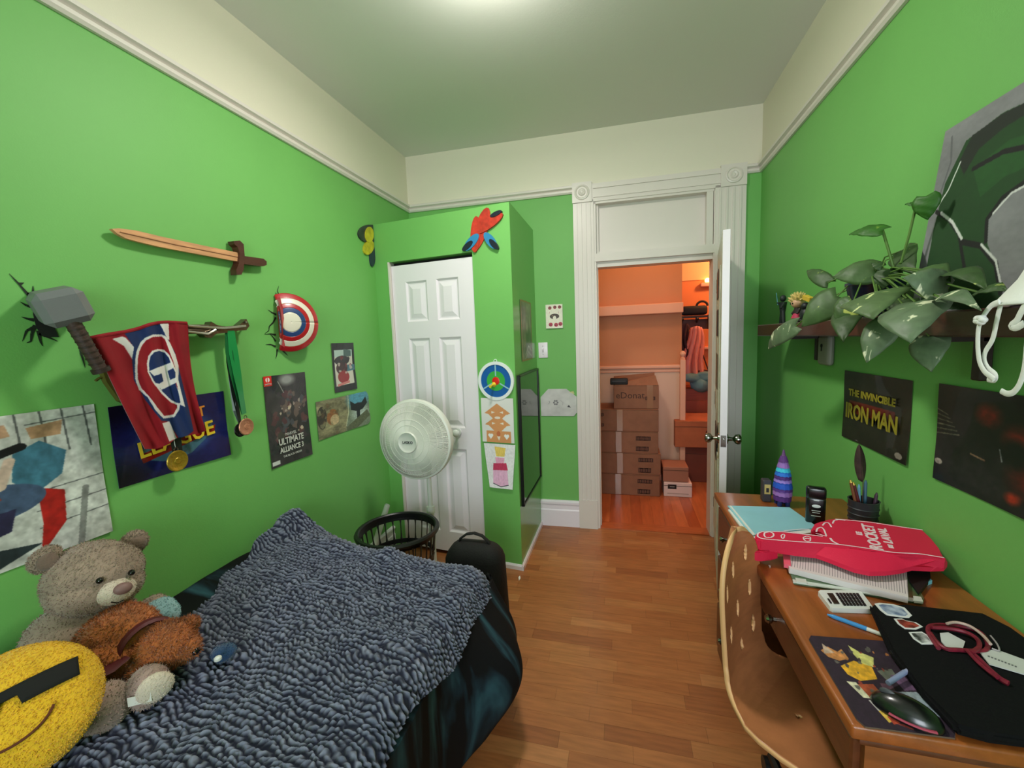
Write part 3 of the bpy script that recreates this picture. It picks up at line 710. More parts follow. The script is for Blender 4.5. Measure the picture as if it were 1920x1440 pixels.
# pewter ornamental bar the flag and medals hang from
m_pew = M('pewter', (110, 98, 84), .32, metal=.9, bump=.2, bs=50)
t = thing('ornamental_bar', 'curved pewter toy blade fixed to the wall, flag and medals hanging from it', 'wall hanger', (X0+.04, 1.25, 1.55))
b = B(); P_ = [LW_(x, y, .05) for x, y in ((196, 640), (260, 626), (330, 619), (380, 618), (405, 620))]
b.tube(P_, [.010, .014, .016, .016, .012], 8); b.tube([p+Vector((.004, 0, .014)) for p in P_], .006, 6); obj('blade', b, m_pew, t, world=True)
b = B(); b.prism([LW_(x, y, .06) for x, y in ((372, 612), (392, 612), (396, 603), (408, 610), (424, 612), (448, 610), (462, 598), (465, 604), (468, 611), (462, 619), (448, 620), (424, 624), (406, 626), (396, 634), (386, 632), (378, 624))], (-.03, 0, 0)); obj('guard_wings', b, m_pew, t, smooth=False, world=True)
b = B(); b.tube([LW_(x, y, .068) for x, y in ((352, 611), (392, 614), (420, 615), (460, 611))], .005, 6); b.tube([LW_(x, y, .068) for x, y in ((352, 622), (390, 626), (404, 618))], .0045, 6); obj('edge_trim', b, M('pewter_light', (196, 190, 176), .25, metal=.9), t, world=True)
b = B(); b.cone(LW_(462, 604, .0), LW_(462, 604, .07), .004, n=8); b.cone(LW_(210, 640, .0), LW_(210, 640, .06), .004, n=8); obj('wall_hook', b, m_pew, t, world=True)
b = B(); b.tube([LW_(x, y, .03) for x, y in ((179, 714), (186, 709), (196, 706))], .004, 6); b.prism([LW_(x, y, .045) for x, y in ((192, 694), (206, 700), (232, 742), (240, 758), (226, 752), (214, 736), (200, 716))], (-.02, 0, 0))
obj('lower_branch', b, M('olive_bronze', (98, 92, 38), .5, metal=.3), t, smooth=False, world=True)
# flag
def fc(x, y): return (140+x/4.235, 580+y/4.235)
FX0, FX1, FZ0, FZ1 = 165, 392, 598, 850
cv = Canvas(227, 252, (140, 4, 22)); 
def fp(pts, c): cv.poly([((140+x/4.235-FX0)/227, (580+y/4.235-FZ0)/252) for x, y in pts], c)
blu, wht, red = (18, 42, 92), (222, 218, 214), (140, 4, 22)
fp([(395, 190), (440, 160), (670, 80), (700, 80), (745, 240), (800, 350), (850, 560), (900, 760), (945, 965), (900, 1000), (830, 1030), (740, 890), (690, 885), (560, 720), (470, 560), (455, 390), (470, 300)], blu)
fp([(295, 235), (380, 215), (405, 225), (472, 300), (456, 395), (390, 290), (330, 255)], wht); fp([(660, 90), (745, 90), (752, 245), (735, 235), (700, 160)], wht); fp([(695, 905), (752, 888), (812, 1025), (752, 1050)], wht)
fp([(478, 470), (482, 390), (492, 330), (520, 265), (560, 225), (620, 200), (690, 198), (722, 212), (760, 270), (800, 360), (826, 450), (824, 560), (848, 660), (878, 775), (838, 758), (830, 800), (792, 856), (705, 868), (640, 800), (580, 700), (510, 640), (482, 560)], wht)
fp([(500, 470), (502, 390), (514, 335), (538, 282), (570, 245), (622, 220), (690, 216), (718, 240), (740, 300), (782, 410), (800, 470), (802, 560), (828, 660), (850, 740), (812, 735), (814, 780), (782, 835), (712, 846), (655, 775), (600, 700), (530, 625), (502, 555)], red)
fp([(572, 430), (585, 370), (615, 328), (660, 314), (710, 322), (750, 358), (778, 420), (804, 480), (802, 590), (830, 660), (852, 745), (828, 765), (760, 738), (690, 670), (620, 580), (580, 500)], wht)
fp([(590, 430), (602, 375), (630, 342), (672, 330), (715, 345), (748, 385), (765, 430), (800, 500), (802, 590), (826, 668), (840, 742), (815, 744), (765, 718), (700, 655), (632, 570), (594, 500)], blu)
fp([(590, 490), (780, 415), (782, 468), (738, 490), (758, 560), (806, 540), (808, 582), (690, 640), (640, 585), (672, 590), (705, 570), (690, 510), (630, 530), (600, 500)], wht)
cv.noise(9, .10, 5)
tops = [(172, 634), (200, 628), (238, 622), (262, 616), (284, 608), (300, 605), (316, 604), (334, 605), (352, 606)]
bots = [(272, 842), (290, 842), (304, 838), (318, 832), (330, 822), (346, 818), (362, 815), (374, 812), (386, 808)]
def crv(L, u):
    f = u*(len(L)-1); i = min(int(f), len(L)-2); f -= i; return (L[i][0]*(1-f)+L[i+1][0]*f, L[i][1]*(1-f)+L[i+1][1]*f)
def fpx(u, v):
    a = crv(tops, u); c = crv(bots, u); bend = math.sin(v*math.pi)
    return (a[0]+(c[0]-a[0])*v+(-4*bend*(1-u)-10*bend*u*.7), a[1]+(c[1]-a[1])*v+(8*bend*(u-.5)))
def FP(u, v):
    x, y = fpx(u, v); e = .085+.030*(1-u)**2-.03*v+.010*math.sin(u*17+v*2.5)*(.35+.65*v)+.006*math.sin(u*31-v*4)
    return tuple(atx(X0+e, x, y))
# recolour on the cloth grid: each cell takes the colour of its place in the design
fw, fh = 110, 130; cl = Canvas(fw, fh, red); fw *= 2; fh *= 2
for j in range(fh):
    for i in range(fw):
        x, y = fpx((i+.5)/fw, (j+.5)/fh); cl.a[j, i] = cv.a[min(max(int((y-FZ0)*2), 0), 503), min(max(int((x-FX0)*2), 0), 453)]
t = thing('hockey_flag', 'red, white and blue hockey flag draped over the wall hanger', 'flag', (X0+.06, 1.15, 1.53))
sheet('cloth', cl, FP, m_cloth, t, thick=.003, offv=(-1, 0, 0))
b = B(); b.tube([Vector(FP(u, 0))+Vector((-.004, 0, 0)) for u in np.linspace(0, 1, 30)], .006, 8); obj('hem', b, M('flag_red', red, .9), t, world=True)

def ribbon(b, pts, w, e, thick=.0012):
    P = [LW_(x, y, e) for x, y in pts]; n = len(P); A = []; C_ = []
    for i, p in enumerate(P):
        d = (P[min(i+1, n-1)]-P[max(i-1, 0)]).normalized(); s = Vector((0, -d.z, d.y))*w/2; tw = Vector((.006*math.sin(i*1.3), 0, 0))
        A.append(b.bm.verts.new(p-s-tw)); C_.append(b.bm.verts.new(p+s+tw))
    A2 = [b.bm.verts.new(v.co-Vector((thick, 0, 0))) for v in A]; C2 = [b.bm.verts.new(v.co-Vector((thick, 0, 0))) for v in C_]
    for i in range(n-1):
        b.bm.faces.new((A[i], C_[i], C_[i+1], A[i+1])); b.bm.faces.new((A2[i], A2[i+1], C2[i+1], C2[i])); b.bm.faces.new((A[i], A[i+1], A2[i+1], A2[i])); b.bm.faces.new((C_[i], C2[i], C2[i+1], C_[i+1]))
m_grn = M('green_ribbon', (26, 132, 66), .35, coat=.3)
def medal(label, bands, disc, e, col, r=.034):
    t = thing('medal', label, 'medal', tuple(LW_(*disc, e)))
    for k, (pts, w, mat) in enumerate(bands):
        b = B(); ribbon(b, pts, w, e-.006*k); obj('ribbon', b, mat, t, world=True)
    b = B(); c = LW_(*disc, e+.004); mt = frame(c, (0, 1, 0), (0, 0, 1)); b.lathe([(0, -.003), (r, -.003), (r+.002, 0), (r, .003), (r-.004, .0032), (r-.006, .002), (.012, .002), (.010, .0035), (0, .0035)], mt, 36)
    obj('disc', b, M('medal_%d' % col[0], col, .35, metal=.55, bump=.3, bs=90), t, world=True)
    b = B(); c2 = c+Vector((0, 0, r+.006)); b.tube([c2+Vector((0, .007*math.cos(a), .007*math.sin(a))) for a in np.linspace(0, 6.283, 13)[:-1]], .0015, 6, closed=True); obj('ring', b, m_pew, t, world=True)
    return t
m_gd = M('green_ribbon_dark', (16, 92, 46), .4); m_blk = M('black_ribbon', (20, 24, 22), .5)
medal('rose-gold medal on a shiny green ribbon hanging right of the flag', [([(433, 620), (438, 660), (445, 700), (452, 740), (458, 776)], .032, m_grn), ([(427, 622), (430, 660), (437, 700), (447, 745), (456, 776)], .024, m_gd)], (462, 800), .06, (206, 142, 112), .034)
medal('dark medal on a black striped ribbon behind the rose-gold medal', [([(426, 622), (431, 680), (440, 740), (450, 790), (452, 806)], .020, m_blk), ([(428, 650), (433, 710), (440, 770), (446, 790)], .010, M('grey_ribbon', (150, 160, 160), .5))], (451, 806), .035, (30, 26, 24), .028)
medal('gold medal on a black ribbon hanging from under the flag', [([(326, 790), (330, 826), (334, 852)], .030, m_blk), ([(320, 800), (324, 830), (328, 850)], .006, M('white_ribbon', (220, 220, 216), .5))], (333, 864), .045, (164, 136, 40), .036)

# round toy shield, half sunk in the wall, plain rings
t = thing('toy_shield', 'red, cream and blue ringed half-round wall lamp sticking out of the left wall', 'wall lamp', (X0, 1.73, 1.565))
sh_e = Vector((.50, .866, 0)); sh_n = Vector((.866, -.50, 0)); Rr = .137; CUT = .050
ctr = atx(X0, 519, 605)+sh_e*CUT; ez = Vector((0, 0, 1))
def shield_band(r0, r1, name, mat, lift=0):
    b = B(); N, K = 56, 8; g = []
    for j in range(K+1):
        r = max(r0+(r1-r0)*j/K, .0004); row = []
        for i in range(N+1):
            a = 2*math.pi*i/N; ex = max(r*math.cos(a), -CUT+.001)
            row.append(b.bm.verts.new(ctr+sh_e*ex+ez*(r*math.sin(a))+sh_n*(.040*(1-(r/Rr)**2)+lift)))
        g.append(row)
    for j in range(K):
        for i in range(N):
            q = (g[j][i], g[j][i+1], g[j+1][i+1], g[j+1][i])
            if all((v.co-ctr).dot(sh_e) < -CUT+.002 for v in q): continue
            b.bm.faces.new(q)
    o = obj(name, b, mat, t, world=True, auto=60); md = o.modifiers.new('s', 'SOLIDIFY'); md.thickness = .008; md.offset = -1; return o
sr = M('shield_red', (178, 24, 34), .3, coat=.6); scm = M('shield_cream', (230, 222, 204), .3, coat=.6); sb = M('shield_blue', (38, 66, 118), .3, coat=.6)
shield_band(.113, Rr, 'outer_ring', sr); shield_band(.088, .113, 'cream_ring', scm); shield_band(.068, .088, 'inner_ring', sr)
shield_band(.046, .068, 'blue_ring', sb); shield_band(.0, .046, 'centre_disc', scm)
b = B(); b.cone(ctr-sh_n*.035-sh_e*.02, ctr-sh_n*.004, .085, .125, n=40)
for v in b.bm.verts:
    q_ = (v.co-ctr).dot(sh_e)
    if q_ < -CUT+.004: v.co += sh_e*(-CUT+.004-q_)
    if v.co.x < X0+.001: v.co.x = X0+.001
obj('mount', b, sr, t, world=True)
crack(t, [[(528, 568), (524, 556), (520, 545), (523, 536)], [(526, 560), (518, 552), (517, 548)], [(530, 560), (540, 555), (550, 557)], [(522, 575), (517, 565), (518, 556)], [(518, 590), (510, 586), (503, 581)], [(517, 595), (512, 605), (505, 612), (504, 620), (496, 626)],
          [(517, 628), (508, 626), (496, 627)], [(517, 640), (512, 632), (506, 626)], [(517, 650), (508, 646), (498, 646)], [(520, 655), (519, 665), (517, 673)], [(530, 657), (536, 663), (540, 667)]])

# plain colour cut-outs in place of the two character stickers
def cutout(name, label, parts, plane, loc):
    t = thing(name, label, 'wall decoration', loc)
    for k, (nm, pts, mat, e) in enumerate(parts):
        P = [plane(x, y, e) for x, y in pts]; b = B(); n = plane(0, 0, 1, True); b.prism(P, n*(-e+.0005)); obj(nm, b, mat, t, smooth=False, world=True)
    return t
def plC(x, y, e, nrm=False):
    n = Vector((.129, 1, 0)).normalized()*-1
    if nrm: return n
    return aty(2.359, x, y, -.129)+n*e
def plL(x, y, e, nrm=False):
    if nrm: return Vector((1, 0, 0))
    return atx(X0+e, x, y)
rd = M('cutout_red', (186, 52, 36), .4, var=.25, vs=30); bl = M('cutout_blue', (46, 128, 176), .4); dk = M('cutout_navy', (18, 24, 44), .4)
def el(cx, cy_, rx, ry, rot=0, n=18):
    return [(cx+rx*math.cos(a)*math.cos(rot)-ry*math.sin(a)*math.sin(rot), cy_+rx*math.cos(a)*math.sin(rot)+ry*math.sin(a)*math.cos(rot)) for a in np.linspace(0, 2*math.pi, n+1)[:-1]]
rd = M('cutout_red', (178, 48, 34), .4, var=.25, vs=30); bl = M('cutout_blue', (46, 128, 176), .4); dk = M('cutout_navy', (18, 24, 44), .4)
cutout('wall_cutout', 'red and blue abstract wall cut-out of slanted leaf shapes above the closet door', [
    ('red_field', el(903, 430, 12, 42, .30), rd, .010), ('red_field', el(893, 440, 9, 34, .05), rd, .013), ('red_field', el(918, 420, 9, 32, .95), rd, .015), ('blue_field', el(886, 455, 8, 20, .7), bl, .017), ('blue_field', el(921, 452, 8, 18, -.6), bl, .017),
    ('navy_field', el(879, 462, 5, 13, .8), dk, .020), ('navy_field', el(928, 459, 5, 12, -.7), dk, .020), ('navy_field', el(932, 402, 4, 12, 1.1), dk, .019)], plC, tuple(plC(904, 470, 0)))
yl = M('cutout_yellow', (188, 178, 44), .4, var=.2, vs=30); dg = M('cutout_grey', (50, 54, 52), .4, var=.3, vs=20)
cutout('wall_cutout', 'yellow and dark grey abstract wall cut-out in the corner by the closet', [
    ('grey_field', el(694, 438, 22, 17), dg, .010), ('yellow_field', el(693, 440, 8, 15), yl, .015), ('yellow_field', el(692, 464, 9, 14, .3), yl, .012), ('dark_field', el(699, 480, 5, 20), M('cutout_slate', (40, 52, 66), .4), .010)], plL, tuple(plL(700, 500, 0)))

# ------------------------------------------------------------------ closet front: target game, paper cut, drawing
nC = plC(0, 0, 0, True); tC = Vector((1, -.129, 0)).normalized()
t = thing('target_game', 'round blue and green target board hanging beside the closet door', 'toy target', tuple(plC(931, 714, .004)))
mt = frame(plC(931, 714, .002), tC, (0, 0, 1))
mt = mt if (mt.to_3x3() @ Vector((0, 0, 1))).dot(nC) > 0 else mt
def dsk(name, r0, r1, z0, z1, mat):
    b = B(); b.lathe([(r0, z0), (r0, z1), (r1, z1), (r1, z0), (r0, z0)], mt, 48); return obj(name, b, mat, t, world=True, auto=30)
dsk('rim', .100, .119, 0, .012, M('target_white', (232, 236, 238), .35)); dsk('outer_field', .060, .101, 0, .008, M('target_blue', (20, 92, 168), .35)); dsk('middle_field', .024, .061, 0, .009, M('target_green', (60, 170, 70), .35))
b = B(); b.lathe([(0, .011), (.020, .011), (.025, .009), (.025, 0)], mt, 24); obj('bullseye', b, M('target_red', (220, 36, 26), .35), t, world=True)
b = B()
for a in (90, 210, 330):
    a = math.radians(a); d = Vector((math.cos(a), math.sin(a), 0)); s = Vector((-d.y, d.x, 0))*.004
    b.prism([mt @ (d*.03+s+Vector((0, 0, .0100))), mt @ (d*.098+s+Vector((0, 0, .0100))), mt @ (d*.098-s+Vector((0, 0, .0100))), mt @ (d*.03-s+Vector((0, 0, .0100)))], -nC*.004)
obj('divider_lines', b, M('target_line', (150, 196, 210), .35), t, smooth=False, world=True)
b = B(); p = mt @ Vector((-.014, -.022, .010)); b.cone(p, p+nC*.02, .016, .005, 16); b.cone(p+nC*.02, p+nC*.055-Vector((0, 0, .006)), .006, .009, 12); obj('suction_dart', b, M('dart_yellow', (232, 204, 60), .35), t, world=True)
b = B(); b.tube([mt @ Vector((.010*math.cos(a), .122+.010*math.sin(a), .004)) for a in np.linspace(0, 6.28, 13)[:-1]], .002, 6, closed=True); obj('hanging_loop', b, M('target_white', (232, 236, 238), .35), t, world=True)

def sheetC(name, label, cv, x0, x1, z0, z1, mat, mask=None, cat='drawing', skew=0):
    t = thing(name, label, cat, ((x0+x1)/2, YC((x0+x1)/2)-.004, z0))
    def P(u, v):
        x = x0+(x1-x0)*u+skew*(v)*(u-.5)*2; z = z1+(z0-z1)*v; return (x, YC(x)-.008-.003*math.sin(v*4+u*2)**2-.004*u*v, z)
    sheet('paper', cv, P, mat, t, mask, thick=.001, offv=(0, 1, 0)); return t
org = (214, 148, 96)
cv = Canvas(72, 90, (226, 224, 222))
for c0 in (.34, .60):
    cv.poly([(.5, c0-.22), (.90, c0), (.78, c0+.02), (.5, c0+.22), (.22, c0+.02), (.10, c0)], org)
cv.poly([(.14, .74), (.90, .74), (.90, 1), (.14, 1)], org)
for cx in (.27, .77): cv.ell(cx-.035, .84, .045, .035, (240, 238, 236)); cv.ell(cx+.035, .84, .045, .035, (240, 238, 236)); cv.poly([(cx-.075, .855), (cx+.075, .855), (cx, .93)], (240, 238, 236))
for cx, c_ in ((.38, .32), (.62, .32), (.38, .57), (.62, .57)): cv.poly([(cx-.06, c_-.03), (cx+.05, c_), (cx-.06, c_+.03)] if cx < .5 else [(cx+.06, c_-.03), (cx-.05, c_), (cx+.06, c_+.03)], (234, 220, 206))
cv.ell(.5, .44, .09, .03, (234, 220, 206)); cv.ell(.52, .80, .06, .06, (196, 110, 70)); cv.poly([(.47, .86), (.58, .86), (.53, .96)], (234, 220, 206))
t = sheetC('paper_cutting', 'orange folded paper-cut artwork on white paper under the round target', cv, -.855, -.640, .818, 1.095, m_matte)
# little raised folds of the orange paper
b = B()
for z0 in (1.00, .925): b.prism([(-.75, YC(-.75)-.006, z0+.05), (-.67, YC(-.67)-.010, z0), (-.75, YC(-.75)-.006, z0-.05)], (0, .001, 0)); 
obj('folded_edge', b, M('orange_paper', org, .8), t, smooth=False, world=True)
cv = Canvas(80, 106, (238, 236, 238)); cv.noise(3, .05, 2)
cv.poly([(.22, .60), (.76, .58), (.82, .90), (.5, .95), (.18, .90)], (238, 184, 216)); cv.poly([(.26, .44), (.72, .42), (.78, .58), (.22, .60)], (200, 60, 96)); cv.poly([(.34, .30), (.66, .30), (.64, .42), (.36, .44)], (238, 170, 200))
cv.poly([(.34, .06), (.70, .08), (.66, .28), (.38, .28)], (236, 204, 104)); cv.line([(.18, .90), (.5, .96), (.82, .91)], .012, (70, 70, 80)); cv.line([(.4, .62), (.42, .9)], .004, (210, 140, 180)); cv.line([(.6, .62), (.62, .9)], .004, (210, 140, 180)); cv.noise(30, .08, 3)
sheetC('child_drawing', 'white paper with pink, crimson and yellow felt-pen patches, lowest beside the closet door', cv, -.848, -.636, .524, .808, m_matte, skew=-.028)

# closet side: grey print and mirror
t = thing('poster', 'narrow grey print with brown border on the closet side wall', 'poster', (XC+.004, 2.79, 1.30))
cv = Canvas(70, 90, (120, 118, 106)); cv.noise(5, .5, 7); cv.ell(.55, .55, .28, .3, (70, 72, 66), 1, .6); cv.ell(.5, .42, .2, .14, (160, 158, 146), 1, .7); cv.line([(.3, .9), (.6, .75), (.9, .85)], .02, (170, 168, 156)); cv.line([(.2, 1), (.55, .85), (.95, .95)], .02, (160, 158, 150))
for q in ([(0, 0), (1, 0), (1, .03), (0, .03)], [(0, 0), (.05, 0), (.05, 1), (0, 1)], [(.95, 0), (1, 0), (1, 1), (.95, 1)], [(0, .97), (1, .97), (1, 1), (0, 1)]): cv.poly(q, (150, 112, 66))
sheet('printed_sheet', cv, lambda u, v: (XC+.004+.002*math.sin(u*5), 2.62+.33*u, 1.70-.395*v), m_print, t, thick=.001, offv=(-1, 0, 0))
t = thing('mirror', 'dark wall mirror with a thin black frame on the closet side', 'mirror', (XC, 2.77, .42))
b = B(); b.box((XC+.008, 2.77, .815), (.012, .575, .80)); obj('glass', b, M('mirror_glass', (84, 88, 82), .07, metal=1), t, smooth=False, world=True)
b = B()
for y, z, sy_, sz in ((2.482, .815, .014, .83), (3.058, .815, .014, .83), (2.77, 1.223, .59, .014), (2.77, .407, .59, .014)): b.box((XC+.010, y, z), (.02, sy_, sz), bevel=.002)
obj('frame', b, m_black, t, smooth=False, world=True)

# ------------------------------------------------------------------ far wall between closet and doorway
def sheetB(name, label, cv, x0, x1, z0, z1, mat, mask=None, cat='drawing', lift=.004, bulge=.003):
    t = thing(name, label, cat, ((x0+x1)/2, YB(0)-.004, z0))
    def P(u, v):
        x = x0+(x1-x0)*u; z = z1+(z0-z1)*v; return (x, YB(x)-lift-bulge*math.sin(v*3.1)*math.sin(u*4+1)**2, z)
    sheet('paper', cv, P, mat, t, mask, thick=.0015, offv=(0, 1, 0)); return t
t = thing('light_switch', 'white toggle light switch between the closet and the doorway', 'light switch', (-.572, YB(-.572), 1.305))
b = B(); b.box((-.572, YB(-.57)-.003, 1.361), (.070, .007, .114), bevel=.003, seg=2); obj('plate', b, m_white, t, world=True)
b = B(); b.box((-.572, YB(-.57)-.011, 1.363), (.010, .016, .022), Matrix.Rotation(.4, 3, 'X'), bevel=.002); obj('toggle', b, m_white, t, world=True)
for z in (1.391, 1.331): b = B(); b.cone((-.572, YB(-.57)-.006, z), (-.572, YB(-.57)-.009, z), .0035, n=10); obj('screw', b, m_chrome, t, world=True)
cv = Canvas(64, 90, (230, 226, 206))
for x, y in ((.25, .14), (.55, .12), (.83, .12)): cv.ell(x, y, .10, .07, (140, 62, 56)); cv.ell(x+.02, y-.02, .04, .03, (90, 36, 36))
for x, y in ((.28, .84), (.60, .86), (.86, .83)): cv.ell(x, y, .12, .08, (168, 36, 60)); cv.ell(x-.03, y+.02, .05, .03, (112, 22, 44))
cv.ell(.52, .50, .28, .11, (66, 50, 34)); cv.ell(.52, .56, .10, .08, (230, 226, 206)); cv.ell(.4, .47, .04, .02, (150, 120, 80)); cv.line([(.2, .38), (.24, .3)], .01, (196, 120, 130)); cv.line([(.78, .38), (.74, .3)], .01, (196, 120, 130)); cv.noise(20, .06, 2)
sheetB('berry_card', 'small white card painted with red berries above the light switch', cv, -.543, -.419, 1.520, 1.693, m_print, cat='painting', lift=.012, bulge=.0)
cv = Canvas(96, 72, (202, 202, 198)); cv.noise(4, .10, 6)
for k in range(6): a = k*math.pi/3; cv.ell(.42+.05*math.cos(a), .50+.07*math.sin(a), .024, .03, (116, 116, 118)); cv.ell(.42, .5, .028, .035, (196, 196, 192))
cv.line([(.22, .55), (.26, .48), (.24, .44)], .006, (150, 150, 152)); cv.line([(.55, .42), (.62, .5), (.60, .6)], .005, (166, 166, 166)); cv.poly([(.74, .66), (.78, .58), (.84, .68)], (84, 84, 88)); cv.line([(.45, .7), (.52, .68)], .004, (170, 170, 170))
def mk(U, V): return (V > .30-1.4*U) & (V > (U-.72)*1.0) & (V < 1.02-np.clip(U-.9, 0, 1)*1.6)
t = sheetB('pencil_drawing', 'grey pencil drawing of a small flower taped up below the light switch', cv, -.600, -.330, .862, 1.068, m_matte, mask=mk, lift=.006, bulge=.012)
b = B(); b.prism([(-.385, YB(-.38)-.010, 1.045), (-.352, YB(-.35)-.016, 1.052), (-.345, YB(-.34)-.012, 1.030), (-.372, YB(-.37)-.010, 1.024)], (0, .001, 0)); obj('tape_piece', b, M('tape_pale', (222, 218, 160), .3), t, smooth=False, world=True)

# ------------------------------------------------------------------ pedestal fan
t = thing('pedestal_fan', 'white pedestal fan with round grille in front of the closet door', 'fan', (-1.135, 2.27, 0))
m_fan = M('fan_plastic', (222, 222, 214), .4)
m_fgrey = M('fan_grille_paint', (226, 226, 216), .4)
fc_ = Vector((-1.140, 2.13, .905)); fd = Vector((-.06, -1, .02)).normalized(); ft = frame(fc_, (1, -.06, 0), (0, .02, 1))
if (ft.to_3x3() @ Vector((0, 0, 1))).dot(fd) < 0: ft = ft @ Matrix.Rotation(math.pi, 4, 'X')
RF = .222
def gz(r): return .018+.066*(1-(r/RF)**2.2)**.7
b = B(); nw = 190
for k in range(nw):
    a = 2*math.pi*k/nw; sl = .20
    pts = [ft @ Vector((r*math.cos(a+sl*(1-r/RF)), r*math.sin(a+sl*(1-r/RF)), gz(r))) for r in np.linspace(.056, RF-.004, 9)]
    b.tube(pts, .0019, 4)
obj('front_grille_wires', b, m_fgrey, t, world=True, kind='stuff', recalc=False)
for r in (.095, .125, .165, .195):
    b = B(); b.tube([ft @ Vector((r*math.cos(a), r*math.sin(a), gz(r)+.001)) for a in np.linspace(0, 2*math.pi, 65)[:-1]], .0018, 5, closed=True); obj('grille_ring', b, m_fgrey, t, world=True)
b = B(); nw = 130
for k in range(nw):
    a = 2*math.pi*k/nw; b.tube([ft @ Vector((r*math.cos(a), r*math.sin(a), -.012-.05*(1-(r/RF)**2)**.6)) for r in np.linspace(.05, RF-.002, 7)], .0018, 4)
obj('rear_grille_wires', b, m_fgrey, t, world=True, kind='stuff', recalc=False)
b = B(); b.lathe([(RF-.004, .026), (RF+.006, .022), (RF+.010, .008), (RF+.008, -.012), (RF-.002, -.016), (RF-.006, -.004), (RF-.004, .026)], ft, 72); obj('outer_rim', b, m_fan, t, world=True)
b = B(); b.lathe([(0, .088), (.040, .088), (.048, .090), (.056, .094), (.060, .088), (.058, .078), (.0, .078)], ft, 40); obj('centre_badge', b, m_fan, t, world=True)
text('lettering', 'LASKO', .021, M('fan_ink', (70, 70, 72), .5), t, ft @ Matrix.Translation((0, 0, .0895)), .0005, bold=.0006)
for k in range(5):
    b = B(); a0 = k*2*math.pi/5; g = []
    for i in range(7):
        row = []
        for j in range(5):
            r = .04+.155*i/6; a = a0+(j-2)/4*(.42+.35*math.sin(math.pi*i/6)); row.append(b.bm.verts.new(ft @ Vector((r*math.cos(a), r*math.sin(a), .014*(j-2)/2))))
        g.append(row)
    for i in range(6):
        for j in range(4): b.bm.faces.new((g[i][j], g[i][j+1], g[i+1][j+1], g[i+1][j]))
    o = obj('fan_blade', b, M('fan_blade_grey', (176, 178, 172), .4), t, world=True); md = o.modifiers.new('s', 'SOLIDIFY'); md.thickness = .002
b = B(); b.lathe([(0, .03), (.036, .03), (.040, -.02), (.05, -.055), (.062, -.06), (.066, -.12), (.055, -.165), (.02, -.175), (0, -.175)], ft, 32); obj('motor_housing', b, m_fan, t, world=True)
b = B(); b.box((-1.135, 2.245, .83), (.05, .06, .16), bevel=.012, seg=2); b.cone((-1.10, 2.245, .86), (-1.05, 2.24, .86), .014, .018, 16); obj('neck_joint', b, m_fan, t, world=True)
b = B(); b.cone((-1.135, 2.25, .42), (-1.135, 2.25, .80), .014, n=20); obj('upper_pole', b, m_fan, t, world=True)
b = B(); b.cone((-1.135, 2.25, .02), (-1.135, 2.25, .44), .019, n=20); b.cone((-1.135, 2.25, .42), (-1.135, 2.25, .46), .025, n=20); obj('lower_pole', b, m_fan, t, world=True)
b = B(); b.lathe([(0, .0), (.13, 0), (.135, .008), (.10, .020), (.03, .034), (.0, .036)], Matrix.Translation((-1.135, 2.28, 0)), 40); obj('base', b, m_fan, t, world=True)

# ------------------------------------------------------------------ laundry basket
t = thing('laundry_basket', 'round black plastic laundry basket with slotted sides behind the bed', 'laundry basket', (-1.19, 1.955, 0))
m_bk = M('basket_black', (22, 22, 24), .38)
cz = Vector((-1.19, 1.955, 0)); HB, r0_, r1_ = .455, .150, .205
def rb(z): return r0_+(r1_-r0_)*z/HB
b = B(); nS = 28
b.lathe([(0, .004), (r0_-.004, .004), (r0_, 0), (r0_+.001, .03), (r0_-.003, .03), (r0_-.006, .010), (0, .010)], Matrix.Translation(cz), 60); obj('bottom', b, m_bk, t, world=True)
tiers = [(.03, .15), (.165, .285), (.30, .42)]
b = B()
for z0, z1 in tiers:
    for k in range(nS):
        a = 2*math.pi*k/nS; pts = []
        for f in np.linspace(0, 1, 7):
            z = z0+(z1-z0)*f; pts.append(cz+Vector((rb(z)*math.cos(a), rb(z)*math.sin(a), z)))
        wds = [.0145, .0085, .0062, .0058, .0062, .0085, .0145]; b.tube(pts, wds, 6, ry=.002)
obj('slotted_side', b, m_bk, t, world=True, kind='stuff', recalc=False)
for z0, z1 in ((.028, .038), (.145, .170), (.280, .305), (.412, .430)):
    b = B(); b.lathe([(rb(z0)-.002, z0), (rb(z0)+.002, z0), (rb(z1)+.002, z1), (rb(z1)-.002, z1), (rb(z0)-.002, z0)], Matrix.Translation(cz), 60); obj('side_band', b, m_bk, t, world=True)
b = B(); b.lathe([(rb(.425)-.002, .425), (r1_+.004, .428), (r1_+.016, .434), (r1_+.020, .446), (r1_+.014, .456), (r1_+.0, .458), (r1_-.006, .452), (rb(.425)-.002, .425)], Matrix.Translation(cz), 64); obj('rim', b, m_bk, t, world=True)
b = B(); 
for i in range(5): b.ball(cz+Vector((.05*math.cos(i*1.3), .05*math.sin(i*1.3), .10+.02*i)), (.10, .10, .06))
for v in b.bm.verts: v.co += Vector((1, 1, 1))*noise.noise(v.co*18)*.02
tag(obj('laundry_pile', b, M('dark_laundry', (52, 66, 60), .9, var=.4, vs=10)), 'crumpled dark laundry lying inside the black basket', 'laundry')
# pale paper roll behind the basket at the wall
b = B(); b.cone((-1.56, 2.18, .06), (-1.50, 2.36, .40), .018, n=18); b.cone((-1.50, 2.36, .40), (-1.499, 2.363, .404), .014, n=18)
tag(obj('paper_roll', b, M('paper_roll_white', (222, 224, 214), .6)), 'pale rolled paper leaning in the corner behind the laundry basket', 'paper roll')

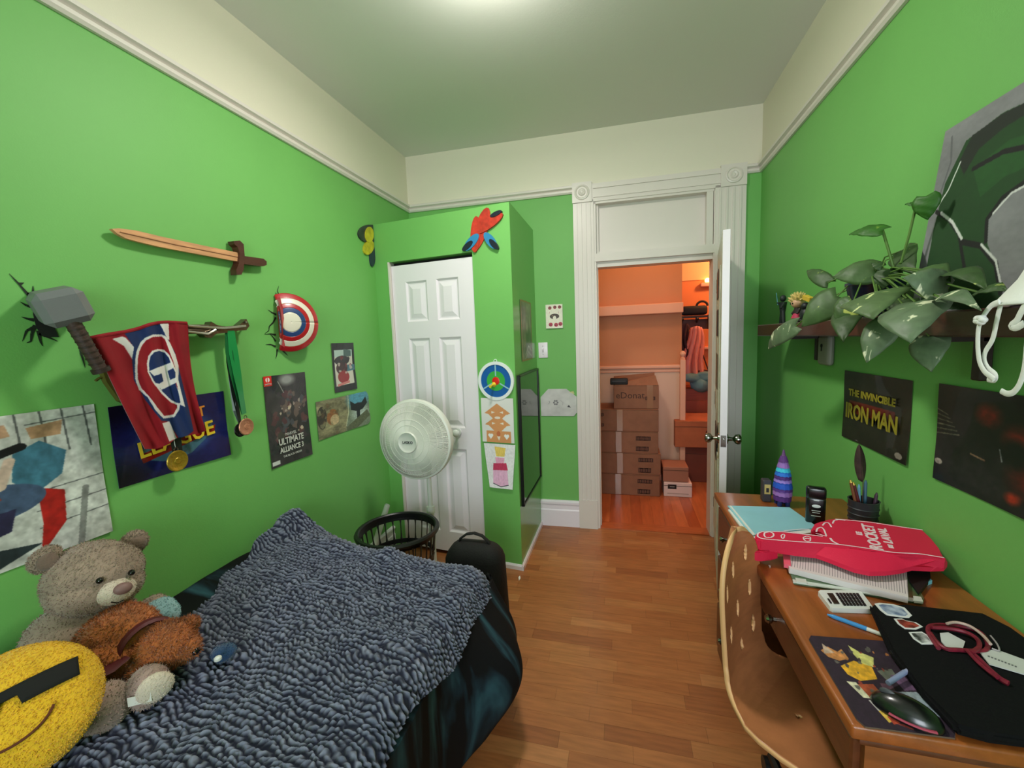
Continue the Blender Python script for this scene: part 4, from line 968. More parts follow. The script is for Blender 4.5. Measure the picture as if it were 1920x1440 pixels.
# ------------------------------------------------------------------ backpack
t = thing('backpack', 'black backpack standing on the floor at the foot of the bed', 'backpack', (-.712, 1.86, 0))
m_bp = M('backpack_black', (10, 10, 12), .8, bump=.2, bs=120)
b = B(); b.box((0, 0, .235), (.32, .19, .46), bevel=.075, seg=4)
for v in b.bm.verts:
    k = max(0, v.co.z-.25)/.21; v.co.x *= 1-.18*k*k; v.co.y *= 1-.22*k; v.co += Vector((1, 1, 0))*noise.noise(v.co*9)*.008
obj('main_body', b, m_bp, t)
b = B(); b.box((-.0, -.10, .17), (.24, .06, .26), bevel=.028, seg=3); obj('front_pocket', b, m_bp, t)
b = B(); b.tube([(-.085, 0, .435), (-.075, 0, .475), (-.04, 0, .502), (0, 0, .510), (.04, 0, .500), (.075, 0, .470), (.085, 0, .430)], .011, 8, ry=.006); obj('top_handle', b, m_bp, t)
b = B(); b.tube([(-.14, -.04, .30), (-.12, -.04, .40), (-.05, -.045, .45), (.05, -.045, .45), (.12, -.04, .40), (.14, -.04, .30)], .003, 6); obj('zip', b, M('zip_dark', (34, 34, 36), .35), t)
for s in (-1, 1): b = B(); b.tube([(s*.09, .09, .40), (s*.10, .125, .33), (s*.10, .125, .20), (s*.10, .10, .08)], .022, 8, ry=.006); obj('shoulder_strap', b, m_bp, t)

# ------------------------------------------------------------------ bed
t = thing('bed', 'single bed along the left wall with a dark teal duvet', 'bed', (-1.06, .64, 0))
BX0, BX1, BY0, BY1, BZ = -1.585, -.55, -.40, 1.50, .545
b = B(); b.box(((BX0+BX1)/2, (BY0+BY1)/2, .40), (BX1-BX0-.02, BY1-BY0-.02, .24), bevel=.045, seg=3); obj('mattress', b, M('mattress_white', (206, 206, 206), .8), t, world=True)
b = B(); b.box(((BX0+BX1)/2, (BY0+BY1)/2, .235), (BX1-BX0, BY1-BY0, .08), bevel=.01); obj('bed_frame', b, M('bed_frame_dark', (46, 32, 26), .6), t, smooth=False, world=True)
for x in (BX0+.05, BX1-.05):
    for y in (BY0+.05, BY1-.05): b = B(); b.cone((x, y, 0), (x, y, .20), .022, .028, 12); obj('leg', b, M('bed_frame_dark', (46, 32, 26), .6), t, world=True)
# duvet: profile runs wall -> top -> over the right edge -> down; foot end falls as well
NXp, NYp = 150, 230
def smooth01(a): a = min(max(a, 0), 1); return a*a*(3-2*a)
def duvet_pt(s, y):
    """s: 0 at wall, 1 at right edge of the top, 1..1.5 hanging side"""
    n1 = noise.noise(Vector((s*3.2, y*3.0, 1.7))); n2 = noise.noise(Vector((s*9, y*7, 4.1)))
    foot = smooth01((y-1.36)/.15)
    if s <= 1:
        x = BX0+.004+(BX1-BX0-.01)*s; z = BZ+.026+.016*n1+.007*n2-.055*smooth01((s-.86)/.14)**2-.05*foot**2
        x += .012*n1
    else:
        h = (s-1)/.5; fold = math.sin(y*8.5+1.1*n1+.6)*.5+math.sin(y*15+2)*.22
        bul = .045+.06*math.sin(min(h, 1)*2.2)+.060*fold*h+.105*math.exp(-((y-1.32)/.15)**2)*math.sin(min(1, h)*2.6)**2
        ky = smooth01((y-1.02)/.26); bul = bul*ky+(1-ky)*(.03+.015*fold)
        x = BX1-.01+bul; z = BZ-.03-(.40+.045*math.sin(y*6+1))*h**1.05+.02*n1
    return Vector((x, y, z))
b = B(); g = []
ys = np.linspace(BY0, 1.515, NYp); ss = np.concatenate([np.linspace(0, 1, 70), np.linspace(1.012, 1.5, 60)])
for y in ys:
    row = []
    for s in ss: row.append(b.bm.verts.new(duvet_pt(s, y)))
    g.append(row)
# foot fall
last = ys[-1]
for k in range(1, 14):
    row = []
    for i, s in enumerate(ss):
        p = duvet_pt(s, last).copy(); f = k/13
        p.z = p.z-(p.z-.16)*f if s <= 1.0 else p.z; p.y = last+.030*math.sin(f*1.6)+.012*math.sin(p.x*20)*f
        if s > 1: p.x -= (p.x-(BX1))*f*.9
        row.append(b.bm.verts.new(p))
    g.append(row)
for j in range(len(g)-1):
    for i in range(len(ss)-1): b.bm.faces.new((g[j][i], g[j][i+1], g[j+1][i+1], g[j+1][i]))
# tie-dye: black cloth with soft teal bands
def duvet_mat():
    m = bpy.data.materials.new('tie_dye_duvet'); m.use_nodes = True; nt = m.node_tree; p = nt.nodes['Principled BSDF']; p.inputs['Roughness'].default_value = .85; p.inputs['Specular IOR Level'].default_value = .2
    tc = nt.nodes.new('ShaderNodeTexCoord'); mp = nt.nodes.new('ShaderNodeMapping'); mp.inputs['Scale'].default_value = (1.2, 5.0, 1.1); mp.inputs['Rotation'].default_value = (0, 0, .5)
    n = nt.nodes.new('ShaderNodeTexNoise'); n.inputs['Scale'].default_value = 1.9; n.inputs['Detail'].default_value = 4; n.inputs['Distortion'].default_value = .6
    r = nt.nodes.new('ShaderNodeValToRGB'); nt.links.new(tc.outputs['Object'], mp.inputs[0]); nt.links.new(mp.outputs[0], n.inputs[0]); nt.links.new(n.outputs[0], r.inputs[0]); nt.links.new(r.outputs[0], p.inputs['Base Color'])
    e = r.color_ramp.elements; e[0].position = .53; e[0].color = (*lin((12, 13, 16)), 1); e[1].position = .76; e[1].color = (*lin((56, 96, 108)), 1)
    x = r.color_ramp.elements.new(.60); x.color = (*lin((26, 44, 54)), 1)
    return m
o = obj('duvet', b, duvet_mat(), t, world=True, auto=180); md = o.modifiers.new('s', 'SOLIDIFY'); md.thickness = .012; md.offset = -1

# knitted blanket: chunky horizontal yarn rows as real relief, gap shade painted into the colour
def vnoise(x, y, seed):
    rg = np.random.RandomState(seed); G = rg.rand(256, 256)*2-1
    xi = np.floor(x).astype(int); yi = np.floor(y).astype(int); fx = x-xi; fy = y-yi; fx = fx*fx*(3-2*fx); fy = fy*fy*(3-2*fy)
    xi %= 255; yi %= 255
    return (G[yi, xi]*(1-fx)+G[yi, xi+1]*fx)*(1-fy)+(G[yi+1, xi]*(1-fx)+G[yi+1, xi+1]*fx)*fy
def blanket():
    # parameters: u across (left edge -> right edge, continuing down the side), v along (near -> far)
    NU, NV = 520, 640
    left = [(-1.10, .20), (-1.17, .50), (-1.24, .62), (-1.22, .79), (-1.34, .96), (-1.46, 1.18), (-1.50, 1.38), (-1.53, 1.50), (-1.54, 1.62)]
    ly = [p[1] for p in left]; lx = [p[0] for p in left]
    v = np.linspace(0, 1, NV)[:, None]*np.ones((1, NU)); u = np.linspace(0, 1, NU)[None, :]*np.ones((NV, 1))
    Y = .22+(1.60-.22)*v
    XLf = np.interp(Y, ly, lx)+.012*np.sin(Y*31)
    topR = BX1-.055
    # arc length parameter across: flat part then drop
    drop = .085+.03*np.sin(Y*5.2+1)+.015*np.sin(Y*13)
    flat = topR-XLf; S = u*(flat+drop+.05); over = np.clip(S-flat, 0, None)
    r = .07; ang = np.clip(over/r, 0, 1.25)
    X = np.where(S < flat, XLf+S, topR+r*np.sin(ang)+np.clip(over-1.25*r, 0, None)*.35)
    Zb = BZ+.052-np.where(S < flat, 0, r*(1-np.cos(ang))+np.clip(over-1.25*r, 0, None)*.93)
    X += np.where(over > 0, .012, 0)
    # big soft undulation
    Zb += .018*vnoise(X*3+9, Y*3+2, 1)+.009*vnoise(X*7+3, Y*7, 2)
    # raised corner lump at the wall, bumps at the far edge
    Zb += .085*np.exp(-(((X+1.49)/.07)**2+((Y-1.57)/.11)**2))+.050*np.exp(-(((X+1.52)/.05)**2+((Y-1.36)/.16)**2))
    Zb += .026*np.exp(-(((X+.93)/.04)**2+((Y-1.50)/.06)**2))+.014*np.exp(-(((X+1.20)/.10)**2+((Y-1.50)/.08)**2))
    # far edge drop
    fe = np.clip((Y-1.46)/.14, 0, 1)*np.clip((X+1.50)/.25, 0, 1); Zb -= .09*fe**2; 
    Yw = Y+.018*np.sin(X*9+1)*fe+(-.10*np.clip((X+1.35)/.8, 0, 1))*np.clip((Y-1.0)/.6, 0, 1)
    # knit rows
    warp = .014*vnoise(X*9, Y*9, 3)+.011*vnoise(X*24, Y*24, 4)+.006*vnoise(X*60, Y*60, 14)+.040*vnoise(X*3, Y*2.2, 8)
    q = (Y*1.0+.12*X+warp)/.0185
    row = np.floor(q); fr = q-row
    loop = (S+.010*vnoise(q*.7, S*30, 6))/.0165+(row % 2)*.5+.6*vnoise(row*3.7, S*12, 5)
    ridge = np.sin(np.pi*fr)**1.1
    lp = .5+.5*np.cos(2*np.pi*loop+1.5*np.sin(2*np.pi*fr))
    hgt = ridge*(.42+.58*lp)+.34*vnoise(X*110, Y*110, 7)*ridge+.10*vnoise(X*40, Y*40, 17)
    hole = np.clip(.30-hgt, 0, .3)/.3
    amp = .0105
    # normals of the base
    P = np.stack([X, Yw, Zb], -1); du = np.gradient(P, axis=1); dvv = np.gradient(P, axis=0); Nn = np.cross(du, dvv); Nn /= np.linalg.norm(Nn, axis=-1, keepdims=True)+1e-9
    P = P+Nn*(amp*hgt)[..., None]
    verts = P.reshape(-1, 3); idx = np.arange(NU*NV).reshape(NV, NU)
    fq = np.stack([idx[:-1, :-1], idx[:-1, 1:], idx[1:, 1:], idx[1:, :-1]], -1).reshape(-1, 4)
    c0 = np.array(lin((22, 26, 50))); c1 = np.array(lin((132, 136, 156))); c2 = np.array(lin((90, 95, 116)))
    k = np.clip((hgt-.26)/.5, 0, 1)[..., None]; n = (.5+.5*vnoise(X*60, Y*60, 12))[..., None]  # low relief blends to navy as painted shade; ridge tones mix at random
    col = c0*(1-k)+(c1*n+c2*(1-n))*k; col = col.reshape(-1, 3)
    me = bpy.data.meshes.new('knitted_blanket'); me.vertices.add(len(verts)); me.vertices.foreach_set('co', verts.astype(np.float32).ravel())
    me.loops.add(fq.size); me.loops.foreach_set('vertex_index', fq.ravel().astype(np.int32)); me.polygons.add(len(fq)); me.polygons.foreach_set('loop_start', np.arange(0, fq.size, 4, dtype=np.int32))
    me.update(calc_edges=True)
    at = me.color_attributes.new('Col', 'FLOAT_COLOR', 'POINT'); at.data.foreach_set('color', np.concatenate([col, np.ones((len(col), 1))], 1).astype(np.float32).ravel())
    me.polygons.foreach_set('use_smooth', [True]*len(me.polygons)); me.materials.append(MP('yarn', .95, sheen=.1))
    o = _new('knitted_blanket', me); MW[o.name] = Matrix(); return o
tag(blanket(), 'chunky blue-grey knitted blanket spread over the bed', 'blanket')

# ------------------------------------------------------------------ soft toys on the bed
def fur(name, c, v=.12): return M(name, c, .95, var=v, vs=22, sheen=.35, bump=.25, bs=160)
f_grey = fur('bear_plush', (150, 128, 112)); f_pale = fur('bear_muzzle', (206, 190, 172), .05); f_or = fur('dog_plush', (168, 92, 40), .25); f_yel = fur('smiley_plush', (226, 176, 26), .06)
def soft(name, parts, mat, parent, fz=0, fl=.006, amp=.006, fr=16, cut=None, world=True, sub=(28, 18)):
    b = B()
    for c, r, rt in parts:
        b.ball(c, r, rt, *sub)
    for v in b.bm.verts: v.co += (Vector((noise.noise(v.co*fr), noise.noise(v.co*fr+Vector((9, 9, 9))), noise.noise(v.co*fr+Vector((31, 5, 2))))))*amp
    b.recalc()
    if fz: b.fuzz(fz, fl)
    return obj(name, b, mat, parent, world=world, recalc=False, auto=180)
t = thing('teddy_bear', 'large grey-brown teddy bear with pale muzzle sitting against the left wall', 'teddy bear', (-1.43, .70, .57))
hc = Vector((-1.425, .775, .842)); fw = Vector((.93, -.20, -.05)).normalized(); sw = Vector((.17, .95, -.20)).normalized(); upv = fw.cross(sw).normalized()*1; 
if upv.z < 0: upv = -upv
hr = Matrix((fw, sw, upv)).transposed()
def hp(a, s, u): return hc+fw*a+sw*s+upv*u
soft('head', [(hc, (.095, .106, .090), hr), (hp(.018, 0, -.030), (.088, .104, .064), hr)], f_grey, t, 9000, .007)
for s in (-1, 1):
    e = soft('ear', [(hp(-.03, s*.094, .062), (.020, .034, .034), hr)], f_grey, t, 1400, .007)
    soft('inner_ear', [(hp(-.014, s*.095, .062), (.010, .022, .022), hr)], fur('bear_inner_ear', (118, 96, 84)), e, 0)
mz = soft('muzzle', [(hp(.078, .012, -.026), (.043, .050, .036), hr)], f_pale, t, 1500, .003, amp=.002)
soft('nose', [(hp(.116, .018, -.012), (.015, .021, .015), hr)], M('bear_nose', (128, 96, 92), .6), t, amp=0)
b = B(); b.tube([hp(.117, -.004, -.040), hp(.115, .010, -.048), hp(.117, .024, -.044)], .0015, 6); obj('mouth', b, M('stitch_dark', (50, 36, 32), .8), mz, world=True)
for s in (-1, 1): soft('eye', [(hp(.094, s*.034+.008, .017), (.009, .008, .008), hr)], M('eye_black', (10, 8, 8), .15), t, amp=0, sub=(12, 8))
soft('body', [((-1.43, .735, .665), (.115, .13, .14), None)], f_grey, t, 6000, .007)
soft('arm', [((-1.395, .60, .690), (.055, .11, .045), Matrix.Rotation(-.3, 3, 'X')), ((-1.37, .50, .645), (.05, .06, .042), None)], f_grey, t, 2400, .007)
soft('arm', [((-1.38, .87, .66), (.05, .06, .06), None)], f_grey, t, 1200, .007)
soft('leg', [((-1.26, .62, .645), (.11, .055, .05), Matrix.Rotation(-.3, 3, 'Z')), ((-1.160, .615, .640), (.042, .050, .055), None)], fur('bear_leg', (158, 132, 122)), t, 3200, .007)
lg2 = soft('leg', [((-1.24, .74, .640), (.12, .05, .045), Matrix.Rotation(-.45, 3, 'Z')), ((-1.120, .676, .648), (.040, .042, .048), None)], fur('bear_leg', (158, 132, 122)), t, 2600, .007)
soft('paw_pad', [((-1.082, .668, .658), (.016, .036, .034), Matrix.Rotation(-.5, 3, 'Z'))], f_pale, lg2, 500, .003, amp=.002)
b = B(); b.box((-1.092, .640, .650), (.045, .0012, .022), Matrix.Rotation(.6, 3, 'Z')); tg = obj('care_tag', b, M('tag_white', (222, 218, 208), .6), lg2, smooth=False, world=True)

t = thing('plush_dog', 'ginger plush dog lying face down with a dark red ribbon at its neck', 'plush toy', (-1.268, 0.728, .60))
soft('body', [((-1.303, 0.733, .705), (.095, .085, .07), None), ((-1.348, 0.758, .715), (.06, .06, .055), None), ((-1.263, 0.688, .685), (.06, .06, .055), None)], f_or, t, 9000, .012, amp=.010)
hd_ = soft('head', [((-1.153, 0.753, .690), (.060, .060, .055), None), ((-1.113, 0.763, .680), (.034, .038, .032), None)], f_or, t, 5200, .012, amp=.008)
for c in ((-1.148, 0.806, .712), (-1.163, 0.696, .668)): soft('ear', [(c, (.024, .026, .018), None)], f_or, t, 900, .011)
soft('nose', [((-1.078, 0.766, .676), (.009, .011, .009), None)], M('eye_black', (10, 8, 8), .15), t, amp=0, sub=(12, 8))
for c in ((-1.263, 0.643, .650), (-1.228, 0.828, .665)): soft('leg', [(c, (.05, .03, .028), Matrix.Rotation(.4, 3, 'Z'))], f_or, t, 1500, .011)
mr = M('dark_red_ribbon', (82, 14, 22), .6)
b = B(); b.tube([Vector((-1.206, 0.743, .690))+Vector((.25*.058*math.cos(a), .062*math.cos(a), .062*math.sin(a))) for a in np.linspace(0, 6.28, 25)[:-1]], .014, 6, closed=True, ry=.006); obj('neck_ribbon', b, mr, t, world=True)
b = B(); pts = [(-1.198, 0.688, .70), (-1.198, 0.653, .700), (-1.213, 0.623, .700), (-1.223, 0.598, .698), (-1.228, 0.573, .682)]
b.tube(pts, [.012, .024, .028, .024, .014], 8, ry=.004); b.tube([(-1.208, 0.678, .700), (-1.253, 0.648, .700), (-1.283, 0.633, .690)], [.014, .020, .010], 8, ry=.004); obj('ribbon_tail', b, mr, t, world=True)

t = thing('smiley_cushion', 'yellow round smiley cushion wearing black sunglasses in the bottom left corner', 'cushion', (-1.14, .50, .62))
pc = Vector((-1.190, .492, .735)); pn = Vector((.60, -.38, .70)).normalized(); px_ = Vector((.50, .86, .05)); px_ = (px_-pn*px_.dot(pn)).normalized(); py_ = pn.cross(px_)
pm = Matrix((px_, py_, pn)).transposed(); PR = .128
b = B(); b.ball(pc, (PR, PR, .055), pm, 48, 30); b.recalc(); b.fuzz(16000, .0028, .0016); obj('cushion_body', b, f_yel, t, world=True, recalc=False, auto=180)
def onp(x, y, e=.0015):
    r2 = min(.97, (x*x+y*y)/(PR*PR)); return pc+px_*x+py_*y+pn*(.055*math.sqrt(1-r2)+e)
def patch(name, f0, f1, xs, mat, e=.004):
    b = B(); g = [[b.bm.verts.new(onp(x, f0(x)+(f1(x)-f0(x))*k/4, e)) for k in range(5)] for x in xs]
    for i in range(len(xs)-1):
        for k in range(4): b.bm.faces.new((g[i][k], g[i+1][k], g[i+1][k+1], g[i][k+1]))
    o = obj(name, b, mat, t, world=True); md = o.modifiers.new('s', 'SOLIDIFY'); md.thickness = .004; md.offset = 0
m_felt = M('black_felt', (16, 14, 14), .9)
gb = lambda x: .030
patch('sunglasses', lambda x: -.004+.14*x+(.020 if abs(x-.0) < .012 else 0), lambda x: .036+.14*x, list(np.linspace(-.112, .094, 40)), m_felt, .005)
b = B(); b.tube([onp(.070*math.sin(a)-.012, -.010-.058*math.cos(a)+.0, .004) for a in np.linspace(-1.15, 1.25, 24)], .0025, 6); obj('smile', b, M('smile_brown', (96, 44, 16), .8), t, world=True)

def blob(name, label, cat, c, r, mat, fz=0, rot=None, fl=.004):
    b = B(); b.ball(c, r, rot, 28, 18)
    for v in b.bm.verts: v.co += Vector((1, 1, 1))*noise.noise(v.co*25)*.003
    b.recalc(); 
    if fz: b.fuzz(fz, fl)
    return tag(obj(name, b, mat, recalc=False, auto=180), label, cat)
blob('plush_ball', 'teal-blue plush ball at the left edge behind the yellow smiley cushion', 'plush ball', (-1.50, .555, .655), (.06, .06, .06), fur('teal_plush', (16, 108, 132)), 2500)
blob('knitted_hat', 'pale blue knitted baby hat between the bear and the ginger dog', 'hat', (-1.345, .865, .672), (.055, .05, .045), fur('pale_blue_knit', (140, 178, 184)), 1800)
blob('cotton_tuft', 'small white fluffy pompom beside the ginger dog', 'pompom', (-1.245, .858, .655), (.020, .024, .018), fur('white_fluff', (196, 204, 190)), 600)
blob('blue_sock', 'small dark blue sock ball beside the ginger dog head', 'sock', (-1.075, .835, .618), (.032, .028, .020), fur('blue_sock_fabric', (24, 60, 98)), 500)
b = B(); b.cone((-1.045, .795, .634), (-1.045, .795, .640), .009, n=16); b.ball((-1.045, .795, .640), (.008, .008, .004)); tag(obj('white_button', b, M('button_white', (220, 220, 214), .4)), 'tiny white button on the blanket beside the plush dog head', 'button')

# ------------------------------------------------------------------ right wall: shelf and what stands on it
wsh = wood('shelf_wood', (72, 34, 26), (8, 1.2, 8), rough=.4)
t = thing('wall_shelf', 'long dark wooden shelf running along the right wall', 'shelf', (.79, 1.25, 1.418))
b = B(); b.box((.788, 1.26, 1.448), (.176, 2.52, .058), bevel=.004); obj('board', b, wsh, t, smooth=False, world=True)
for y in (2.2, 1.3, .5): b = B(); b.box((.862, y, 1.36), (.025, .03, .11), bevel=.003); b.box((.80, y, 1.41), (.14, .03, .014)); obj('bracket', b, M('bracket_dark', (40, 24, 20), .5), t, smooth=False, world=True)
# canvas leaning on the shelf
t = thing('canvas_painting', 'large grey canvas with dark green curved shapes leaning on the shelf', 'painting', (.82, 1.1, 1.478))
cv = Canvas(300, 150, (124, 124, 128)); cv.noise(5, .12, 4)
TL = Vector((.868, 1.492, 1.975)); BL = Vector((.806, 1.478, 1.480)); U_ = Vector((0, -.78, 0)); nn = (BL-TL).cross(U_).normalized()
if nn.x > 0: nn = -nn
def cuv(x, y):
    d = ray(x, y); q = EYE+d*((TL-EYE).dot(nn)/d.dot(nn)); return ((q-TL).dot(U_)/U_.dot(U_), (q-TL).dot(BL-TL)/(BL-TL).dot(BL-TL))
def cp(pts): return [cuv(1660+x/3.427, 140+y/3.427) for x, y in pts]
g1, g2, kk, ww = (22, 62, 22), (28, 76, 28), (14, 14, 15), (206, 208, 206)
cv.poly(cp([(300, 1000), (380, 700), (520, 420), (760, 230), (1100, 60), (1500, 200), (1500, 420), (1100, 560), (760, 760), (640, 920), (640, 1080), (700, 1240), (725, 1400), (600, 1500), (200, 1500), (260, 1200)]), g1)
cv.poly(cp([(560, 600), (800, 400), (1100, 300), (1100, 480), (760, 640), (600, 780)]), g2)
cv.poly(cp([(470, 560), (560, 385), (760, 235), (960, 130), (960, 200), (760, 330), (600, 470), (500, 640)]), (26, 34, 26))
for pts, w_, c in (([(430, 400), (420, 560), (350, 760)], .004, (96, 96, 100)), ([(320, 885), (400, 930), (460, 1020), (490, 1230)], .0055, kk), ([(350, 890), (420, 945), (478, 1050)], .0045, ww), ([(310, 880), (400, 740), (480, 560)], .003, ww), ([(480, 1070), (600, 1090), (690, 1200), (715, 1380)], .007, kk), ([(600, 1080), (690, 1180), (722, 1350)], .0035, ww),
                  ([(1100, 560), (900, 660), (740, 780), (640, 920), (630, 1060)], .006, kk), ([(1000, 630), (800, 745), (680, 880)], .003, ww), ([(560, 600), (760, 480), (1000, 420)], .006, kk)):
    P_c = cp(pts); cv.line(P_c, w_, c)
cv.noise(50, .06, 8)
sheet('painted_face', cv, lambda u, v: tuple(TL+(BL-TL)*v+U_*u+nn*.0008), m_matte, t)
b = B(); b.prism([TL, BL, BL+U_, TL+U_], -nn*.022)
obj('stretcher_frame', b, M('canvas_edge', (60, 60, 60), .8), t, smooth=False, world=True)

# small figures at the far end of the shelf
t = thing('toy_figure', 'small toy figure with spiky blond hair and a pink skirt on the shelf', 'toy figure', (.745, 2.12, 1.478))
S = Vector((.745, 2.12, 1.478))
def fg(name, parts, mat, tt, org): 
    b = B()
    for kind, a, c_ in parts:
        if kind == 'b': b.ball(org+Vector(a), c_, None, 16, 10)
        else: b.cone(org+Vector(a), org+Vector(c_[0]), c_[1], c_[2], 12)
    return obj(name, b, mat, tt, world=True)
fg('head', [('b', (0, 0, .085), (.026, .028, .024))], M('doll_skin', (226, 176, 146), .5), t, S)
b = B()
for k in range(34):
    a = k*2.4; e = .1+1.3*(k/34); d = Vector((math.cos(a)*math.cos(e), math.sin(a)*math.cos(e), math.sin(e)+.1)); c = S+Vector((0, 0, .088)); b.cone(c+d*.022, c+d*.042, .009, .001, 6)
obj('hair', b, M('doll_hair', (222, 196, 126), .6), t, world=True, smooth=False)
for y in (-.010, .010): fg('eye', [('b', (-.024, y, .082), (.003, .003, .004))], M('eye_black', (10, 8, 8), .15), t, S)
fg('torso', [('c', (0, 0, .035), ((0, 0, .065), .016, .013))], M('doll_dark', (40, 26, 30), .6), t, S); fg('skirt', [('c', (0, 0, .018), ((0, 0, .042), .026, .014))], M('doll_pink', (190, 40, 84), .6), t, S)
for y in (-.010, .010): fg('leg', [('c', (0, y, 0), ((0, y, .022), .008, .007))], M('doll_dark', (40, 26, 30), .6), t, S)
for y in (-.022, .022): fg('arm', [('c', (0, y, .058), ((-.012, y*1.3, .036), .006, .005))], M('doll_dark', (40, 26, 30), .6), t, S)
t = thing('toy_figure', 'thin dark toy figure holding a teal rod at the shelf end nearest the corner', 'toy figure', (.745, 2.30, 1.478)); S = Vector((.745, 2.30, 1.478)); dd = M('doll_black', (26, 30, 36), .5)
fg('head', [('b', (0, 0, .118), (.014, .014, .016))], dd, t, S); fg('torso', [('c', (0, 0, .055), ((0, 0, .10), .012, .018))], dd, t, S)
for y in (-.012, .014): fg('leg', [('c', (0, y*1.4, 0), ((0, y*.5, .06), .008, .009))], dd, t, S)
for y, q in ((-.02, (-.02, -.035, .07)), (.02, (-.01, .04, .10))): fg('arm', [('c', (0, y, .095), (q, .006, .005))], dd, t, S)
fg('rod', [('c', (-.01, .035, .09), ((-.012, .055, .150), .003, .002))], M('rod_teal', (52, 120, 128), .4), t, S)
t = thing('toy_figure', 'low dark toy figure with a yellow block beside the blond figure', 'toy figure', (.745, 2.035, 1.478)); S = Vector((.745, 2.035, 1.478))
fg('body', [('b', (0, 0, .03), (.022, .026, .030)), ('b', (-.004, -.004, .064), (.016, .018, .016))], dd, t, S); fg('foot', [('b', (-.014, .012, .006), (.016, .01, .006))], dd, t, S); fg('foot', [('b', (-.014, -.014, .006), (.016, .01, .006))], dd, t, S)
b = B(); b.box(S+Vector((0, -.02, .094)), (.02, .07, .020), Matrix.Rotation(.25, 3, 'X'), bevel=.002); obj('block', b, M('block_yellow', (222, 184, 60), .5), t, world=True)
# device fixed under the shelf
t = thing('wall_box', 'small grey wall-mounted plastic box below the shelf left of the plant', 'wall box', (.866, 2.13, 1.30))
b = B(); b.box((.862, 2.13, 1.352), (.028, .105, .130), bevel=.014, seg=3); obj('cover', b, M('device_grey', (138, 138, 128), .5), t, world=True)
b = B(); b.cone((.847, 2.135, 1.372), (.845, 2.135, 1.372), .008, n=14); b.box((.846, 2.135, 1.358), (.002, .006, .02)); obj('key_slot', b, m_dark, t, world=True)

# ---- trailing pothos
t = thing('potted_plant', 'trailing plant with cream-flecked heart-shaped leaves in a blue pot on the shelf', 'potted plant', (.785, 1.60, 1.478))
pot = Vector((.785, 1.62, 1.478))
b = B(); b.lathe([(0, 0), (.052, 0), (.056, .004), (.074, .100), (.078, .104), (.078, .112), (.070, .112), (.066, .095), (0, .09)], Matrix.Translation(pot), 36); obj('pot', b, M('navy_pot', (24, 38, 74), .3, coat=.4), t, world=True)
b = B(); b.lathe([(0, .098), (.066, .095)], Matrix.Translation(pot), 24); obj('soil', b, M('soil', (40, 28, 20), .95, bump=.5, bs=120), t, world=True)
def leaf_mat(i, c, pale, th):
    nme = 'leaf_%d' % i
    m = bpy.data.materials.new(nme); m.use_nodes = True; nt = m.node_tree; p = nt.nodes['Principled BSDF']; p.inputs['Roughness'].default_value = .5; p.inputs['Specular IOR Level'].default_value = .35
    tc = nt.nodes.new('ShaderNodeTexCoord'); mp = nt.nodes.new('ShaderNodeMapping'); mp.inputs['Scale'].default_value = (1, 1, .7); mp.inputs['Location'].default_value = (i*1.7, i*.9, 0)
    n = nt.nodes.new('ShaderNodeTexNoise'); n.inputs['Scale'].default_value = 26; n.inputs['Detail'].default_value = 3; n.inputs['Distortion'].default_value = .8
    r = nt.nodes.new('ShaderNodeValToRGB'); nt.links.new(tc.outputs['Object'], mp.inputs[0]); nt.links.new(mp.outputs[0], n.inputs[0]); nt.links.new(n.outputs[0], r.inputs[0]); nt.links.new(r.outputs[0], p.inputs['Base Color'])
    e = r.color_ramp.elements; e[0].position = .3; e[0].color = (*lin(c), 1); e[1].position = th+.035; e[1].color = (*lin(pale), 1); x = e.new(th); x.color = (*lin(tuple(v*1.18 for v in c)), 1)
    return m
LMs = [leaf_mat(1, (74, 94, 58), (206, 212, 150), .62), leaf_mat(2, (64, 88, 50), (196, 204, 110), .64), leaf_mat(3, (84, 102, 76), (220, 222, 190), .60), leaf_mat(4, (44, 88, 26), (110, 145, 50), .72), leaf_mat(5, (52, 74, 40), (170, 180, 100), .66)]
def leaf(bp, tp, xb, xt, wpx, mat, up=(-1, 0, .35), cup=.25, droop=.12):
    a = atx(xb, *bp); c = atx(xt, *tp); L = (c-a).length; d = (c-a).normalized()
    upv = Vector(up).normalized()*.55+Vector((-.42, -.88, .12)); upv = (upv-d*upv.dot(d)).normalized(); s = d.cross(upv).normalized(); wd = wpx*.47*a.y/FOC*1.05
    b = B(); N = 12; K = 4; g = []
    for i in range(N+1):
        f = i/N; ww_ = (math.sin(math.pi*min(1, f*.95+.05)**.56))**.80*(1-f**6*.2); ww_ = max(ww_, 0)*wd
        if i == N: ww_ = .0006
        back = .10*L*(1-f)**6
        row = []
        for k in range(-K, K+1):
            q = k/K; lobes = -back*abs(q)*1.2
            row.append(b.bm.verts.new(a+d*(L*f+lobes)+s*(ww_*q)+upv*(-cup*.8*ww_*abs(q)**1.6+droop*L*math.sin(math.pi*f)+.0015*math.sin(f*20+k))))
        g.append(row)
    for i in range(N):
        for k in range(2*K): b.bm.faces.new((g[i][k], g[i][k+1], g[i+1][k+1], g[i+1][k]))
    for i in range(N):   # raised midrib
        pass
    o = obj('leaf', b, mat, t, world=True, auto=70); md = o.modifiers.new('s', 'SOLIDIFY'); md.thickness = .0009
    return a
